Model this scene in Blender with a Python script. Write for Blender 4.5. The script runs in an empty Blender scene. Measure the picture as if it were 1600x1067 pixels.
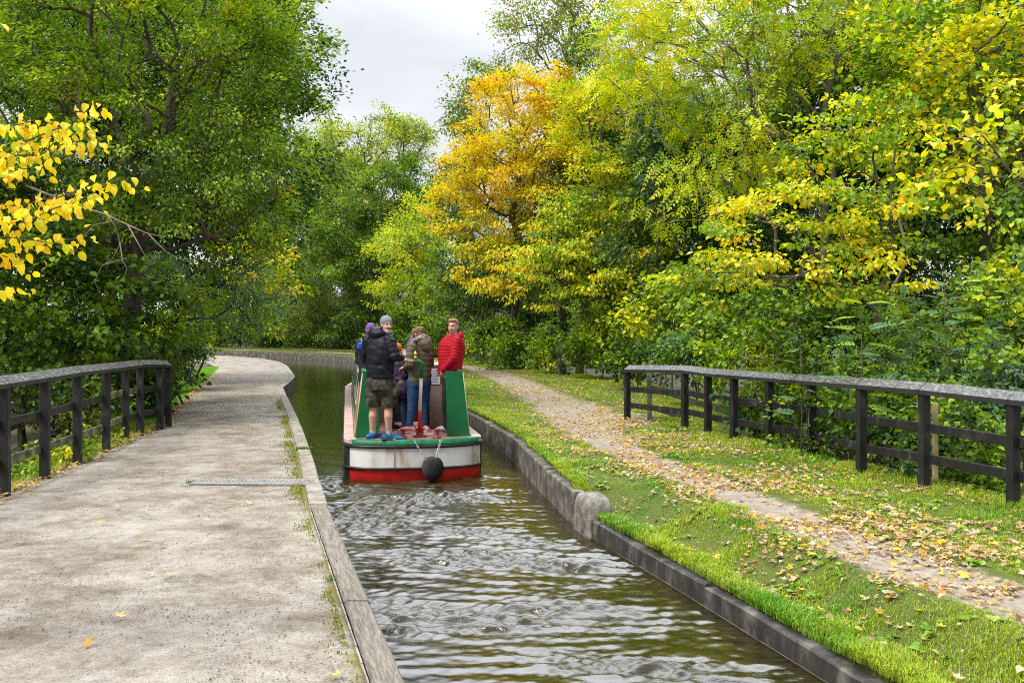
import bpy, bmesh, math, random
import numpy as np
from mathutils import Vector, Matrix

SEED = 7
rng = np.random.default_rng(SEED)
random.seed(SEED)
scene = bpy.context.scene
COL = scene.collection
F, CX, HY, CZ = 1500.0, 800.0, 512.0, 2.25      # photograph's focal length / principal point / eye height


def P(u, v, d):
    """measured photo point at depth d -> world"""
    return np.array([(u - CX) / F * d, d, CZ - (v - HY) / F * d])


# ------------------------------------------------------------------ materials
def newmat(name):
    m = bpy.data.materials.new(name)
    m.use_nodes = True
    nt = m.node_tree
    b = nt.nodes['Principled BSDF']
    return m, nt, b


def N(nt, t, **kw):
    n = nt.nodes.new(t)
    for k, v in kw.items():
        if k in n.inputs.keys():
            n.inputs[k].default_value = v
        else:
            setattr(n, k, v)
    return n


def ramp(nt, stops, interp='LINEAR'):
    r = nt.nodes.new('ShaderNodeValToRGB')
    r.color_ramp.interpolation = interp
    e = r.color_ramp.elements
    while len(e) < len(stops):
        e.new(0.5)
    for el, (p, c) in zip(e, stops):
        el.position = p
        el.color = (*c, 1) if len(c) == 3 else c
    return r


def noise_mat(name, stops, scale=4, detail=6, rough=0.7, bump=0.0, bscale=None, stretch=None, spec=0.3, metal=0,
              distort=0.0, interp='LINEAR', bdist=0.02, nrough=0.6):
    m, nt, b = newmat(name)
    L = nt.links
    tc = N(nt, 'ShaderNodeTexCoord')
    mp = N(nt, 'ShaderNodeMapping')
    if stretch:
        mp.inputs['Scale'].default_value = stretch
    L.new(tc.outputs['Object'], mp.inputs['Vector'])
    n = N(nt, 'ShaderNodeTexNoise', Scale=scale, Detail=detail, Roughness=nrough, Distortion=distort)
    L.new(mp.outputs[0], n.inputs['Vector'])
    r = ramp(nt, stops, interp)
    L.new(n.outputs[0], r.inputs[0])
    L.new(r.outputs[0], b.inputs['Base Color'])
    b.inputs['Roughness'].default_value = rough
    b.inputs['Specular IOR Level'].default_value = spec
    b.inputs['Metallic'].default_value = metal
    if bump:
        n2 = N(nt, 'ShaderNodeTexNoise', Scale=bscale or scale * 6, Detail=5, Roughness=0.65)
        L.new(mp.outputs[0], n2.inputs['Vector'])
        bp = N(nt, 'ShaderNodeBump', Strength=bump, Distance=bdist)
        L.new(n2.outputs[0], bp.inputs['Height'])
        L.new(bp.outputs[0], b.inputs['Normal'])
    return m


def leaf_material():
    m, nt, b = newmat('leaf_surface')
    L = nt.links
    at = N(nt, 'ShaderNodeAttribute', attribute_name='Col')
    b.inputs['Roughness'].default_value = 0.5
    b.inputs['Specular IOR Level'].default_value = 0.35
    L.new(at.outputs['Color'], b.inputs['Base Color'])
    tr = N(nt, 'ShaderNodeBsdfTranslucent')
    hs = N(nt, 'ShaderNodeHueSaturation', Saturation=1.1, Value=1.15)
    L.new(at.outputs['Color'], hs.inputs['Color'])
    L.new(hs.outputs[0], tr.inputs['Color'])
    mx = N(nt, 'ShaderNodeMixShader')
    mx.inputs[0].default_value = 0.36
    L.new(b.outputs[0], mx.inputs[1])
    L.new(tr.outputs[0], mx.inputs[2])
    L.new(mx.outputs[0], nt.nodes['Material Output'].inputs['Surface'])
    return m


M = {}
M['leaf'] = leaf_material()
M['bark'] = noise_mat('bark', [(0.3, (0.045, 0.036, 0.028)), (0.55, (0.12, 0.1, 0.08)), (0.75, (0.2, 0.18, 0.15))], 5, 8, 0.9,
                      0.7, 18, (1, 1, 0.25))
M['bark_green'] = noise_mat('mossy_bark', [(0.3, (0.03, 0.03, 0.018)), (0.6, (0.09, 0.085, 0.05)), (0.8, (0.17, 0.16, 0.12))], 5, 8,
                            0.9, 0.7, 18, (1, 1, 0.25))
M['bark_pale'] = noise_mat('pale_bark', [(0.3, (0.12, 0.1, 0.075)), (0.6, (0.26, 0.22, 0.17)), (0.8, (0.36, 0.32, 0.26))], 5, 8, 0.9,
                           0.6, 18, (1, 1, 0.25))
M['black_wood'] = noise_mat('black_painted_timber', [(0.3, (0.008, 0.008, 0.009)), (0.56, (0.02, 0.019, 0.019)), (0.68, (0.06, 0.056, 0.05)), (0.8, (0.15, 0.14, 0.12))],
                            9, 9, 0.55, 0.6, 60, (1, 1, 0.4), spec=0.35, bdist=0.006)
M['mossy_wood'] = noise_mat('mossy_rail_timber', [(0.35, (0.03, 0.03, 0.028)), (0.5, (0.1, 0.1, 0.05)), (0.62, (0.2, 0.21, 0.09)),
                                                  (0.8, (0.3, 0.29, 0.22))], 6, 9, 0.8, 0.5, 60, bdist=0.006)
M['grey_wood'] = noise_mat('grey_green_timber', [(0.3, (0.07, 0.085, 0.065)), (0.6, (0.17, 0.19, 0.14)), (0.8, (0.3, 0.3, 0.22))], 8, 8, 0.85,
                           0.4, 50, bdist=0.006)
M['beige_wood'] = noise_mat('new_timber', [(0.3, (0.34, 0.26, 0.13)), (0.7, (0.5, 0.4, 0.22))], 8, 6, 0.8)


def cap_material():
    m, nt, b = newmat('weathered_cap_rail')
    L = nt.links
    tc = N(nt, 'ShaderNodeTexCoord')
    n = N(nt, 'ShaderNodeTexNoise', Scale=5, Detail=9, Roughness=0.7)
    L.new(tc.outputs['Object'], n.inputs['Vector'])
    n2 = N(nt, 'ShaderNodeTexNoise', Scale=16, Detail=8, Roughness=0.75)
    mp2 = N(nt, 'ShaderNodeMapping')
    mp2.inputs['Scale'].default_value = (2.4, .7, 2.4)
    L.new(tc.outputs['Object'], mp2.inputs['Vector'])
    L.new(mp2.outputs[0], n2.inputs['Vector'])
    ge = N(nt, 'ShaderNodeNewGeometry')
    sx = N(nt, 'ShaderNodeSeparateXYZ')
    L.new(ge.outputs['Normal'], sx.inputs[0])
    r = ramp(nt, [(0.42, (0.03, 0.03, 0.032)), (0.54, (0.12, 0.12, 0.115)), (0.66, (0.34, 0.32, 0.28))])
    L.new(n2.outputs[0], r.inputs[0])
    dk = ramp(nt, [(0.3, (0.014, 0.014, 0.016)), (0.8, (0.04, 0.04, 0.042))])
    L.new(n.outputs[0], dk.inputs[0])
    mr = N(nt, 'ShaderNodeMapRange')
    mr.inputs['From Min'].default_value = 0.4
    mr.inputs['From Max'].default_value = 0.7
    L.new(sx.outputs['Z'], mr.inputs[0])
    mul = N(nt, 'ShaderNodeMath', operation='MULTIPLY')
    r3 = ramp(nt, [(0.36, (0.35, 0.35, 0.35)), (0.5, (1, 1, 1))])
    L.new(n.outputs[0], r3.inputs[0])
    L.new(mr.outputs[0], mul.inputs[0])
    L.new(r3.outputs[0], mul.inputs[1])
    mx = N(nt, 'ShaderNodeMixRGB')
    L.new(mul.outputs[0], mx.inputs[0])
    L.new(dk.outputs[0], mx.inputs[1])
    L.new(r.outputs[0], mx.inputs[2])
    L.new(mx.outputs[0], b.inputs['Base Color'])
    b.inputs['Roughness'].default_value = 0.5
    bp = N(nt, 'ShaderNodeBump', Strength=0.5, Distance=0.006)
    L.new(n2.outputs[0], bp.inputs['Height'])
    L.new(bp.outputs[0], b.inputs['Normal'])
    return m


M['cap'] = cap_material()


def path_material():
    """stony grey towpath with brown stains, pebbly wear and a mossy margin by the kerb (margin from attribute 'edge')"""
    m, nt, b = newmat('worn_gravel_tarmac')
    L = nt.links
    tc = N(nt, 'ShaderNodeTexCoord')
    mp = N(nt, 'ShaderNodeMapping')
    mp.inputs['Scale'].default_value = (1.0, 1.0, 1)
    mp.inputs['Rotation'].default_value = (0, 0, 0.25)
    L.new(tc.outputs['Object'], mp.inputs['Vector'])
    big = N(nt, 'ShaderNodeTexNoise', Scale=1.7, Detail=10, Roughness=0.72, Distortion=0.2)
    L.new(mp.outputs[0], big.inputs['Vector'])
    base = ramp(nt, [(0.36, (0.19, 0.155, 0.118)), (0.46, (0.27, 0.233, 0.188)), (0.54, (0.335, 0.303, 0.26)), (0.66, (0.385, 0.358, 0.318))])
    L.new(big.outputs[0], base.inputs[0])
    mid = N(nt, 'ShaderNodeTexNoise', Scale=9, Detail=8, Roughness=0.75)
    L.new(tc.outputs['Object'], mid.inputs['Vector'])
    midr = ramp(nt, [(0.3, (0.66, 0.64, 0.62)), (0.5, (0.92, 0.91, 0.9)), (0.7, (1.1, 1.09, 1.07))])
    L.new(mid.outputs[0], midr.inputs[0])
    m1 = N(nt, 'ShaderNodeMixRGB', blend_type='MULTIPLY')
    m1.inputs[0].default_value = 1
    L.new(base.outputs[0], m1.inputs[1])
    L.new(midr.outputs[0], m1.inputs[2])
    # pebbles: voronoi cells dark between, mask by another noise
    vo = N(nt, 'ShaderNodeTexVoronoi', Scale=42)
    L.new(tc.outputs['Object'], vo.inputs['Vector'])
    vr = ramp(nt, [(0.0, (0.55, 0.54, 0.52)), (0.35, (1, 1, 1))])
    vd = N(nt, 'ShaderNodeTexVoronoi', Scale=42, feature='DISTANCE_TO_EDGE')
    L.new(tc.outputs['Object'], vd.inputs['Vector'])
    L.new(vd.outputs['Distance'], vr.inputs[0])
    pm = N(nt, 'ShaderNodeTexNoise', Scale=1.7, Detail=5, Roughness=0.7)
    L.new(tc.outputs['Object'], pm.inputs['Vector'])
    pmr = ramp(nt, [(0.5, (0, 0, 0)), (0.64, (1, 1, 1))])
    L.new(pm.outputs[0], pmr.inputs[0])
    m2 = N(nt, 'ShaderNodeMixRGB', blend_type='MULTIPLY')
    L.new(pmr.outputs[0], m2.inputs[0])
    L.new(m1.outputs[0], m2.inputs[1])
    L.new(vr.outputs[0], m2.inputs[2])
    # dark speckles
    sp = N(nt, 'ShaderNodeTexNoise', Scale=48, Detail=5, Roughness=0.85)
    L.new(tc.outputs['Object'], sp.inputs['Vector'])
    spr = ramp(nt, [(0.36, (0.2, 0.18, 0.16)), (0.46, (1, 1, 1)), (0.66, (1, 1, 1)), (0.74, (1.3, 1.28, 1.22))])
    L.new(sp.outputs[0], spr.inputs[0])
    m3 = N(nt, 'ShaderNodeMixRGB', blend_type='MULTIPLY')
    m3.inputs[0].default_value = 0.95
    L.new(m2.outputs[0], m3.inputs[1])
    L.new(spr.outputs[0], m3.inputs[2])
    # moss near kerb
    at = N(nt, 'ShaderNodeAttribute', attribute_name='edge')
    mn = N(nt, 'ShaderNodeTexNoise', Scale=3.2, Detail=8, Roughness=0.75)
    L.new(tc.outputs['Object'], mn.inputs['Vector'])
    ad = N(nt, 'ShaderNodeMath', operation='ADD')
    L.new(at.outputs['Fac'], ad.inputs[0])
    L.new(mn.outputs[0], ad.inputs[1])
    mr = ramp(nt, [(0.0, (0, 0, 0)), (0.5, (0, 0, 0)), (0.62, (1, 1, 1))])
    sc = N(nt, 'ShaderNodeMath', operation='MULTIPLY')
    sc.inputs[1].default_value = 0.5
    L.new(ad.outputs[0], sc.inputs[0])
    L.new(sc.outputs[0], mr.inputs[0])
    mc = ramp(nt, [(0.35, (0.1, 0.075, 0.04)), (0.5, (0.15, 0.13, 0.03)), (0.7, (0.2, 0.22, 0.03))])
    L.new(sp.outputs[0], mc.inputs[0])
    m4 = N(nt, 'ShaderNodeMixRGB')
    L.new(mr.outputs[0], m4.inputs[0])
    L.new(m3.outputs[0], m4.inputs[1])
    L.new(mc.outputs[0], m4.inputs[2])
    L.new(m4.outputs[0], b.inputs['Base Color'])
    b.inputs['Roughness'].default_value = 0.85
    b.inputs['Specular IOR Level'].default_value = 0.25
    bm_ = N(nt, 'ShaderNodeBump', Strength=0.55, Distance=0.012)
    a2 = N(nt, 'ShaderNodeMath', operation='ADD')
    L.new(sp.outputs[0], a2.inputs[0])
    L.new(vd.outputs['Distance'], a2.inputs[1])
    L.new(a2.outputs[0], bm_.inputs['Height'])
    L.new(bm_.outputs[0], b.inputs['Normal'])
    return m


def verge_material():
    """turf soil blending into trodden earth by attribute 'path'"""
    m, nt, b = newmat('verge_earth')
    L = nt.links
    tc = N(nt, 'ShaderNodeTexCoord')
    n = N(nt, 'ShaderNodeTexNoise', Scale=7, Detail=8, Roughness=0.75)
    L.new(tc.outputs['Object'], n.inputs['Vector'])
    n2 = N(nt, 'ShaderNodeTexNoise', Scale=70, Detail=4, Roughness=0.8)
    L.new(tc.outputs['Object'], n2.inputs['Vector'])
    earth = ramp(nt, [(0.3, (0.17, 0.138, 0.105)), (0.5, (0.29, 0.25, 0.2)), (0.7, (0.4, 0.362, 0.305))])
    L.new(n.outputs[0], earth.inputs[0])
    sp = ramp(nt, [(0.34, (0.45, 0.4, 0.36)), (0.46, (1, 1, 1)), (0.62, (1, 1, 1)), (0.72, (1.35, 1.3, 1.2))])
    L.new(n2.outputs[0], sp.inputs[0])
    em = N(nt, 'ShaderNodeMixRGB', blend_type='MULTIPLY')
    em.inputs[0].default_value = 0.85
    L.new(earth.outputs[0], em.inputs[1])
    L.new(sp.outputs[0], em.inputs[2])
    turf = ramp(nt, [(0.3, (0.05, 0.05, 0.02)), (0.5, (0.085, 0.11, 0.025)), (0.7, (0.15, 0.17, 0.045))])
    L.new(n2.outputs[0], turf.inputs[0])
    at = N(nt, 'ShaderNodeAttribute', attribute_name='path')
    ad = N(nt, 'ShaderNodeMath', operation='MULTIPLY_ADD')
    ad.inputs[1].default_value = 0.9
    L.new(n.outputs[0], ad.inputs[0])
    L.new(at.outputs['Fac'], ad.inputs[2])
    rr = ramp(nt, [(0.42, (0, 0, 0)), (0.56, (1, 1, 1))])
    sb = N(nt, 'ShaderNodeMath', operation='MULTIPLY')
    sb.inputs[1].default_value = 0.5
    L.new(ad.outputs[0], sb.inputs[0])
    L.new(sb.outputs[0], rr.inputs[0])
    mx = N(nt, 'ShaderNodeMixRGB')
    L.new(rr.outputs[0], mx.inputs[0])
    L.new(turf.outputs[0], mx.inputs[1])
    L.new(em.outputs[0], mx.inputs[2])
    L.new(mx.outputs[0], b.inputs['Base Color'])
    b.inputs['Roughness'].default_value = 0.95
    b.inputs['Specular IOR Level'].default_value = 0.15
    bp = N(nt, 'ShaderNodeBump', Strength=0.6, Distance=0.012)
    L.new(n2.outputs[0], bp.inputs['Height'])
    L.new(bp.outputs[0], b.inputs['Normal'])
    return m


def water_material():
    m, nt, b = newmat('canal_water')
    L = nt.links
    tc = N(nt, 'ShaderNodeTexCoord')
    mp = N(nt, 'ShaderNodeMapping')
    mp.inputs['Scale'].default_value = (1.0, 2.6, 1)
    mp.inputs['Rotation'].default_value = (0, 0, 0.1)
    L.new(tc.outputs['Object'], mp.inputs['Vector'])
    n = N(nt, 'ShaderNodeTexNoise', Scale=4.5, Detail=6, Roughness=0.62, Distortion=1.2)
    L.new(mp.outputs[0], n.inputs['Vector'])
    n2 = N(nt, 'ShaderNodeTexNoise', Scale=28, Detail=3, Roughness=0.6, Distortion=0.4)
    L.new(mp.outputs[0], n2.inputs['Vector'])
    at = N(nt, 'ShaderNodeAttribute', attribute_name='chop')
    mul = N(nt, 'ShaderNodeMath', operation='MULTIPLY')
    L.new(n2.outputs[0], mul.inputs[0])
    mul.inputs[1].default_value = 0.35
    ad = N(nt, 'ShaderNodeMath', operation='ADD')
    L.new(n.outputs[0], ad.inputs[0])
    L.new(mul.outputs[0], ad.inputs[1])
    bp = N(nt, 'ShaderNodeBump', Distance=0.035)
    L.new(at.outputs['Fac'], bp.inputs['Strength'])
    L.new(ad.outputs[0], bp.inputs['Height'])
    L.new(bp.outputs[0], b.inputs['Normal'])
    cr = ramp(nt, [(0.35, (0.01, 0.0075, 0.0014)), (0.65, (0.036, 0.029, 0.004))])
    L.new(n.outputs[0], cr.inputs[0])
    L.new(cr.outputs[0], b.inputs['Base Color'])
    b.inputs['Roughness'].default_value = 0.03
    fo = N(nt, 'ShaderNodeAttribute', attribute_name='foam')
    fn = N(nt, 'ShaderNodeTexNoise', Scale=22, Detail=6, Roughness=0.7, Distortion=1.5)
    L.new(mp.outputs[0], fn.inputs['Vector'])
    fm = N(nt, 'ShaderNodeMath', operation='ADD')
    L.new(fo.outputs['Fac'], fm.inputs[0])
    L.new(fn.outputs[0], fm.inputs[1])
    fr = ramp(nt, [(.42, (0, 0, 0)), (.6, (1, 1, 1))])
    fh = N(nt, 'ShaderNodeMath', operation='MULTIPLY')
    fh.inputs[1].default_value = .5
    L.new(fm.outputs[0], fh.inputs[0])
    L.new(fh.outputs[0], fr.inputs[0])
    fx = N(nt, 'ShaderNodeMixRGB')
    fx.inputs[2].default_value = (.3, .3, .28, 1)
    L.new(fr.outputs[0], fx.inputs[0])
    L.new(cr.outputs[0], fx.inputs[1])
    L.new(fx.outputs[0], b.inputs['Base Color'])
    b.inputs['IOR'].default_value = 1.55
    b.inputs['Specular IOR Level'].default_value = 0.55
    return m


M['path'] = path_material()
M['verge'] = verge_material()
M['water'] = water_material()
M['soil'] = noise_mat('woodland_floor', [(0.3, (0.03, 0.024, 0.014)), (0.5, (0.07, 0.055, 0.03)), (0.62, (0.06, 0.08, 0.02)),
                                        (0.8, (0.14, 0.1, 0.05))], 1.5, 9, 0.95, 0.6, 30)
M['stone'] = noise_mat('old_concrete', [(0.32, (0.05, 0.044, 0.036)), (0.5, (0.12, 0.108, 0.09)), (0.68, (0.25, 0.23, 0.2))], 5, 9, 0.9, 0.7, 40,
                       bdist=0.012)
M['end_stone'] = noise_mat('lichened_end_stone', [(0.32, (0.08, 0.07, 0.055)), (0.5, (0.18, 0.165, 0.14)), (0.68, (0.32, 0.3, 0.26))], 9, 9, 0.9, 0.9, 45, bdist=0.015)
M['coping'] = noise_mat('kerb_concrete', [(0.3, (0.14, 0.12, 0.095)), (0.5, (0.26, 0.23, 0.19)), (0.7, (0.38, 0.35, 0.3))], 5, 9, 0.9, 0.5, 50,
                        bdist=0.008)
M['wet_wall'] = noise_mat('wet_dark_wall', [(0.3, (0.018, 0.016, 0.014)), (0.5, (0.05, 0.045, 0.04)), (0.72, (0.2, 0.185, 0.16))], 5, 9, 0.6,
                          0.6, 30, (1, 1, 0.5), spec=0.5)
M['old_timber'] = noise_mat('weathered_oak_beam', [(0.28, (0.05, 0.042, 0.032)), (0.43, (0.15, 0.13, 0.105)), (0.58, (0.25, 0.225, 0.185)),
                                                   (0.76, (0.4, 0.37, 0.32))], 5, 10, 0.9, 0.9, 9, (14, 1.1, 9), bdist=0.012, nrough=0.72)
_mp = [n_ for n_ in M['old_timber'].node_tree.nodes if n_.type == 'MAPPING'][0]
_mp.vector_type = 'TEXTURE'
_mp.inputs['Scale'].default_value = (1 / 14, 1 / 1.1, 1 / 9)
_mp.inputs['Rotation'].default_value = (0, 0, .262)
M['white_paint'] = noise_mat('dulled_white_paint', [(0.33, (0.3, 0.19, 0.09)), (0.43, (0.56, 0.52, 0.46)), (0.55, (0.72, 0.71, 0.68)), (0.8, (0.78, 0.77, 0.75))], 2.6, 8, 0.45, 0.15, 30,
                             (1, 1, 0.35), bdist=0.004)
M['red_paint'] = noise_mat('worn_red_paint', [(0.25, (0.18, 0.02, 0.014)), (0.45, (0.48, 0.02, 0.014)), (0.7, (0.62, 0.03, 0.02)), (0.85, (0.6, 0.2, 0.16))], 3.5, 9, 0.35,
                           0.15, 25, bdist=0.004)
M['old_red'] = noise_mat('chipped_dark_red_paint', [(0.3, (0.06, 0.025, 0.02)), (0.48, (0.26, 0.02, 0.016)), (0.7, (0.4, 0.035, 0.028)), (0.85, (0.3, 0.2, 0.16))], 16, 8, 0.5)
M['green_paint'] = noise_mat('green_paint', [(0.25, (0.005, 0.085, 0.025)), (0.5, (0.006, 0.14, 0.045)), (0.8, (0.012, 0.18, 0.06))], 2.5, 8, 0.4, 0.1, 25,
                             bdist=0.004)
M['green_worn'] = noise_mat('scuffed_green_paint', [(0.25, (0.2, 0.2, 0.16)), (0.36, (0.01, 0.1, 0.04)), (0.6, (0.015, 0.19, 0.075)), (0.85, (0.1, 0.32, 0.18))], 7, 9, 0.45,
                            0.2, 25, bdist=0.004)
M['black_paint'] = noise_mat('hull_blacking', [(0.3, (0.012, 0.012, 0.013)), (0.6, (0.028, 0.027, 0.027)), (0.8, (0.09, 0.08, 0.07))], 5, 9, 0.45, 0.3,
                             25, bdist=0.006)
M['pink_deck'] = noise_mat('faded_red_deck_paint', [(0.25, (0.24, 0.12, 0.1)), (0.5, (0.4, 0.19, 0.16)), (0.75, (0.52, 0.32, 0.28))], 4, 9, 0.75, 0.2, 60,
                           bdist=0.004)
M['pink_gunwale'] = noise_mat('faded_pink_gunwale', [(0.25, (0.33, 0.2, 0.18)), (0.5, (0.5, 0.33, 0.3)), (0.75, (0.62, 0.47, 0.44))], 4, 9, 0.75, 0.2, 60, bdist=0.004)
M['cabin_brown'] = noise_mat('dusty_brown_panel', [(0.3, (0.25, 0.17, 0.145)), (0.7, (0.4, 0.28, 0.245))], 3, 7, 0.7)
M['cream'] = noise_mat('cream_paint', [(0.3, (0.5, 0.42, 0.28)), (0.7, (0.66, 0.58, 0.42))], 6, 7, 0.6)
M['board_wood'] = noise_mat('varnished_red_boards', [(0.3, (0.2, 0.07, 0.03)), (0.5, (0.36, 0.15, 0.07)), (0.8, (0.5, 0.27, 0.12))], 3, 8, 0.5, 0.2, 30,
                            (6, 0.8, 6))
M['paper'] = noise_mat('paper', [(0.3, (0.62, 0.62, 0.66)), (0.7, (0.74, 0.74, 0.78))], 8, 3, 0.8)
M['ink'] = noise_mat('grey_ink', [(0.3, (0.25, 0.25, 0.3)), (0.7, (0.35, 0.35, 0.4))], 30, 3, 0.8)
M['rope'] = noise_mat('black_rope', [(0.3, (0.008, 0.008, 0.009)), (0.7, (0.03, 0.03, 0.032))], 30, 3, 0.7)
M['steel'] = noise_mat('galvanised_chain', [(0.3, (0.3, 0.29, 0.27)), (0.7, (0.55, 0.54, 0.52))], 30, 3, 0.4, metal=0.7)
M['brass'] = noise_mat('brass', [(0.3, (0.55, 0.4, 0.13)), (0.7, (0.75, 0.58, 0.22))], 20, 3, 0.3, metal=0.9)
M['handle_wood'] = noise_mat('turned_wood', [(0.3, (0.32, 0.2, 0.1)), (0.7, (0.5, 0.34, 0.18))], 20, 5, 0.5)
M['glass'] = noise_mat('dark_window_glass', [(0.3, (0.012, 0.014, 0.014)), (0.7, (0.03, 0.034, 0.034))], 2, 3, 0.08, spec=0.7)
M['grate'] = noise_mat('grey_drain_blocks', [(0.3, (0.14, 0.13, 0.12)), (0.5, (0.25, 0.235, 0.22)), (0.8, (0.36, 0.345, 0.32))], 12, 6, 0.8, 0.3, 60)
M['grate_gap'] = noise_mat('drain_bed', [(0.3, (0.12, 0.105, 0.09)), (0.8, (0.2, 0.18, 0.16))], 12, 6, 0.9)  # darker bed seen in the gaps between the drain blocks
# cloth
M['black_jacket'] = noise_mat('black_nylon', [(0.3, (0.005, 0.006, 0.009)), (0.7, (0.012, 0.014, 0.021))], 7, 6, 0.5, 0.6, 9, spec=0.2, bdist=0.02)
M['red_jacket'] = noise_mat('red_quilted_nylon', [(0.3, (0.32, 0.008, 0.018)), (0.7, (0.44, 0.012, 0.025))], 9, 6, 0.6, 0.3, 20, spec=0.12)
M['lining'] = noise_mat('grey_lining', [(0.3, (0.25, 0.24, 0.25)), (0.7, (0.35, 0.34, 0.35))], 9, 4, 0.8)
M['olive'] = noise_mat('olive_parka', [(0.3, (0.075, 0.065, 0.04)), (0.7, (0.14, 0.122, 0.078))], 8, 6, 0.75, 0.5, 12)
M['fur'] = noise_mat('grey_brown_fur', [(0.3, (0.14, 0.11, 0.09)), (0.5, (0.34, 0.29, 0.25)), (0.7, (0.56, 0.5, 0.46))], 45, 4, 0.95, 1.0, 90)
M['jeans'] = noise_mat('blue_denim', [(0.3, (0.012, 0.035, 0.1)), (0.7, (0.03, 0.08, 0.19))], 7, 6, 0.85, 0.4, 20)
M['dark_jeans'] = noise_mat('dark_denim', [(0.3, (0.008, 0.016, 0.04)), (0.62, (0.02, 0.04, 0.09)), (0.8, (0.06, 0.1, 0.18))], 6, 6, 0.85, 0.4, 20)
M['black_cloth'] = noise_mat('black_cloth', [(0.3, (0.01, 0.01, 0.011)), (0.7, (0.022, 0.021, 0.023))], 8, 6, 0.85, 0.4, 20)
M['purple_dark'] = noise_mat('dark_purple_coat', [(0.3, (0.018, 0.008, 0.022)), (0.7, (0.04, 0.018, 0.048))], 8, 6, 0.6, 0.6, 14)
M['purple_bag'] = noise_mat('plum_bag', [(0.3, (0.025, 0.01, 0.03)), (0.7, (0.06, 0.025, 0.07))], 8, 6, 0.5, 0.4, 14)
M['purple'] = noise_mat('purple_knit', [(0.3, (0.11, 0.05, 0.19)), (0.7, (0.22, 0.11, 0.34))], 40, 4, 0.9, 0.6, 60)
M['blue'] = noise_mat('bright_blue_hood', [(0.3, (0.01, 0.03, 0.42)), (0.7, (0.03, 0.08, 0.6))], 10, 4, 0.6)
M['pale_blue'] = noise_mat('pale_blue_lining', [(0.3, (0.35, 0.42, 0.58)), (0.7, (0.5, 0.58, 0.72))], 10, 4, 0.8)
M['orange'] = noise_mat('orange_knit', [(0.3, (0.65, 0.1, 0.015)), (0.7, (0.8, 0.17, 0.03))], 40, 4, 0.85, 0.5, 60)
M['pattern'] = noise_mat('blue_white_patterned_cloth', [(0.47, (0.02, 0.025, 0.12)), (0.53, (0.6, 0.62, 0.7))], 26, 1, 0.85, interp='CONSTANT')
M['grey_knit'] = noise_mat('grey_knit', [(0.3, (0.17, 0.19, 0.22)), (0.7, (0.27, 0.3, 0.34))], 30, 4, 0.9, 0.7, 60, (1, 1, 6))
M['camo'] = noise_mat('camouflage_cloth', [(0.38, (0.025, 0.022, 0.016)), (0.48, (0.05, 0.044, 0.03)), (0.57, (0.075, 0.066, 0.046)), (0.66, (0.11, 0.097, 0.07))],
                      9, 2, 0.85, 0.3, 18, interp='CONSTANT')
M['grey_sock'] = noise_mat('grey_sock', [(0.3, (0.25, 0.27, 0.3)), (0.7, (0.35, 0.37, 0.4))], 30, 3, 0.9)
M['blue_shoe'] = noise_mat('blue_trainer', [(0.42, (0.02, 0.025, 0.04)), (0.52, (0.01, 0.11, 0.3)), (0.7, (0.02, 0.2, 0.45))], 14, 3, 0.6)
M['pink_shoe'] = noise_mat('pink_trainer', [(0.3, (0.5, 0.17, 0.18)), (0.7, (0.62, 0.28, 0.28))], 14, 3, 0.6)
M['grey_shoe'] = noise_mat('grey_trainer', [(0.3, (0.14, 0.14, 0.15)), (0.6, (0.32, 0.32, 0.34)), (0.75, (0.6, 0.6, 0.62))], 14, 3, 0.6)
M['sole'] = noise_mat('pale_sole', [(0.3, (0.4, 0.4, 0.4)), (0.7, (0.55, 0.55, 0.55))], 14, 3, 0.7)
M['hair_fair'] = noise_mat('sandy_hair', [(0.3, (0.22, 0.12, 0.05)), (0.7, (0.45, 0.28, 0.13))], 30, 5, 0.6, 0.8, 70, (1, 1, 0.3))
M['hair_brown'] = noise_mat('brown_hair', [(0.3, (0.1, 0.05, 0.03)), (0.7, (0.25, 0.13, 0.07))], 30, 5, 0.5, 0.8, 70, (1, 1, 0.3))
M['beard'] = noise_mat('grey_beard', [(0.3, (0.3, 0.27, 0.25)), (0.7, (0.55, 0.52, 0.5))], 60, 4, 0.9, 0.8, 90)
M['moustache'] = noise_mat('dark_moustache', [(0.3, (0.06, 0.04, 0.035)), (0.7, (0.15, 0.1, 0.09))], 60, 4, 0.9, 0.8, 90)


def skin_material():
    m, nt, b = newmat('skin')
    L = nt.links
    at = N(nt, 'ShaderNodeAttribute', attribute_name='Col')
    L.new(at.outputs['Color'], b.inputs['Base Color'])
    b.inputs['Roughness'].default_value = 0.5
    b.inputs['Subsurface Weight'].default_value = 0.08
    b.inputs['Subsurface Radius'].default_value = (0.01, 0.004, 0.002)
    return m


M['skin'] = skin_material()


# ------------------------------------------------------------------ object helpers
def tag(o, label=None, cat=None, group=None, kind=None):
    if label:
        o['label'] = label
    if cat:
        o['category'] = cat
    if group:
        o['group'] = group
    if kind:
        o['kind'] = kind
    return o


def empty(name, loc=(0, 0, 0), rz=0.0, parent=None):
    o = bpy.data.objects.new(name, None)
    o.location = loc
    o.rotation_euler = (0, 0, rz)
    o.empty_display_size = 0.2
    COL.objects.link(o)
    o.parent = parent
    return o


def link_mesh(name, me, mats, parent=None):
    o = bpy.data.objects.new(name, me)
    for m in (mats if isinstance(mats, (list, tuple)) else [mats]):
        if m is not None:
            me.materials.append(m)
    COL.objects.link(o)
    o.parent = parent
    return o


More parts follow.
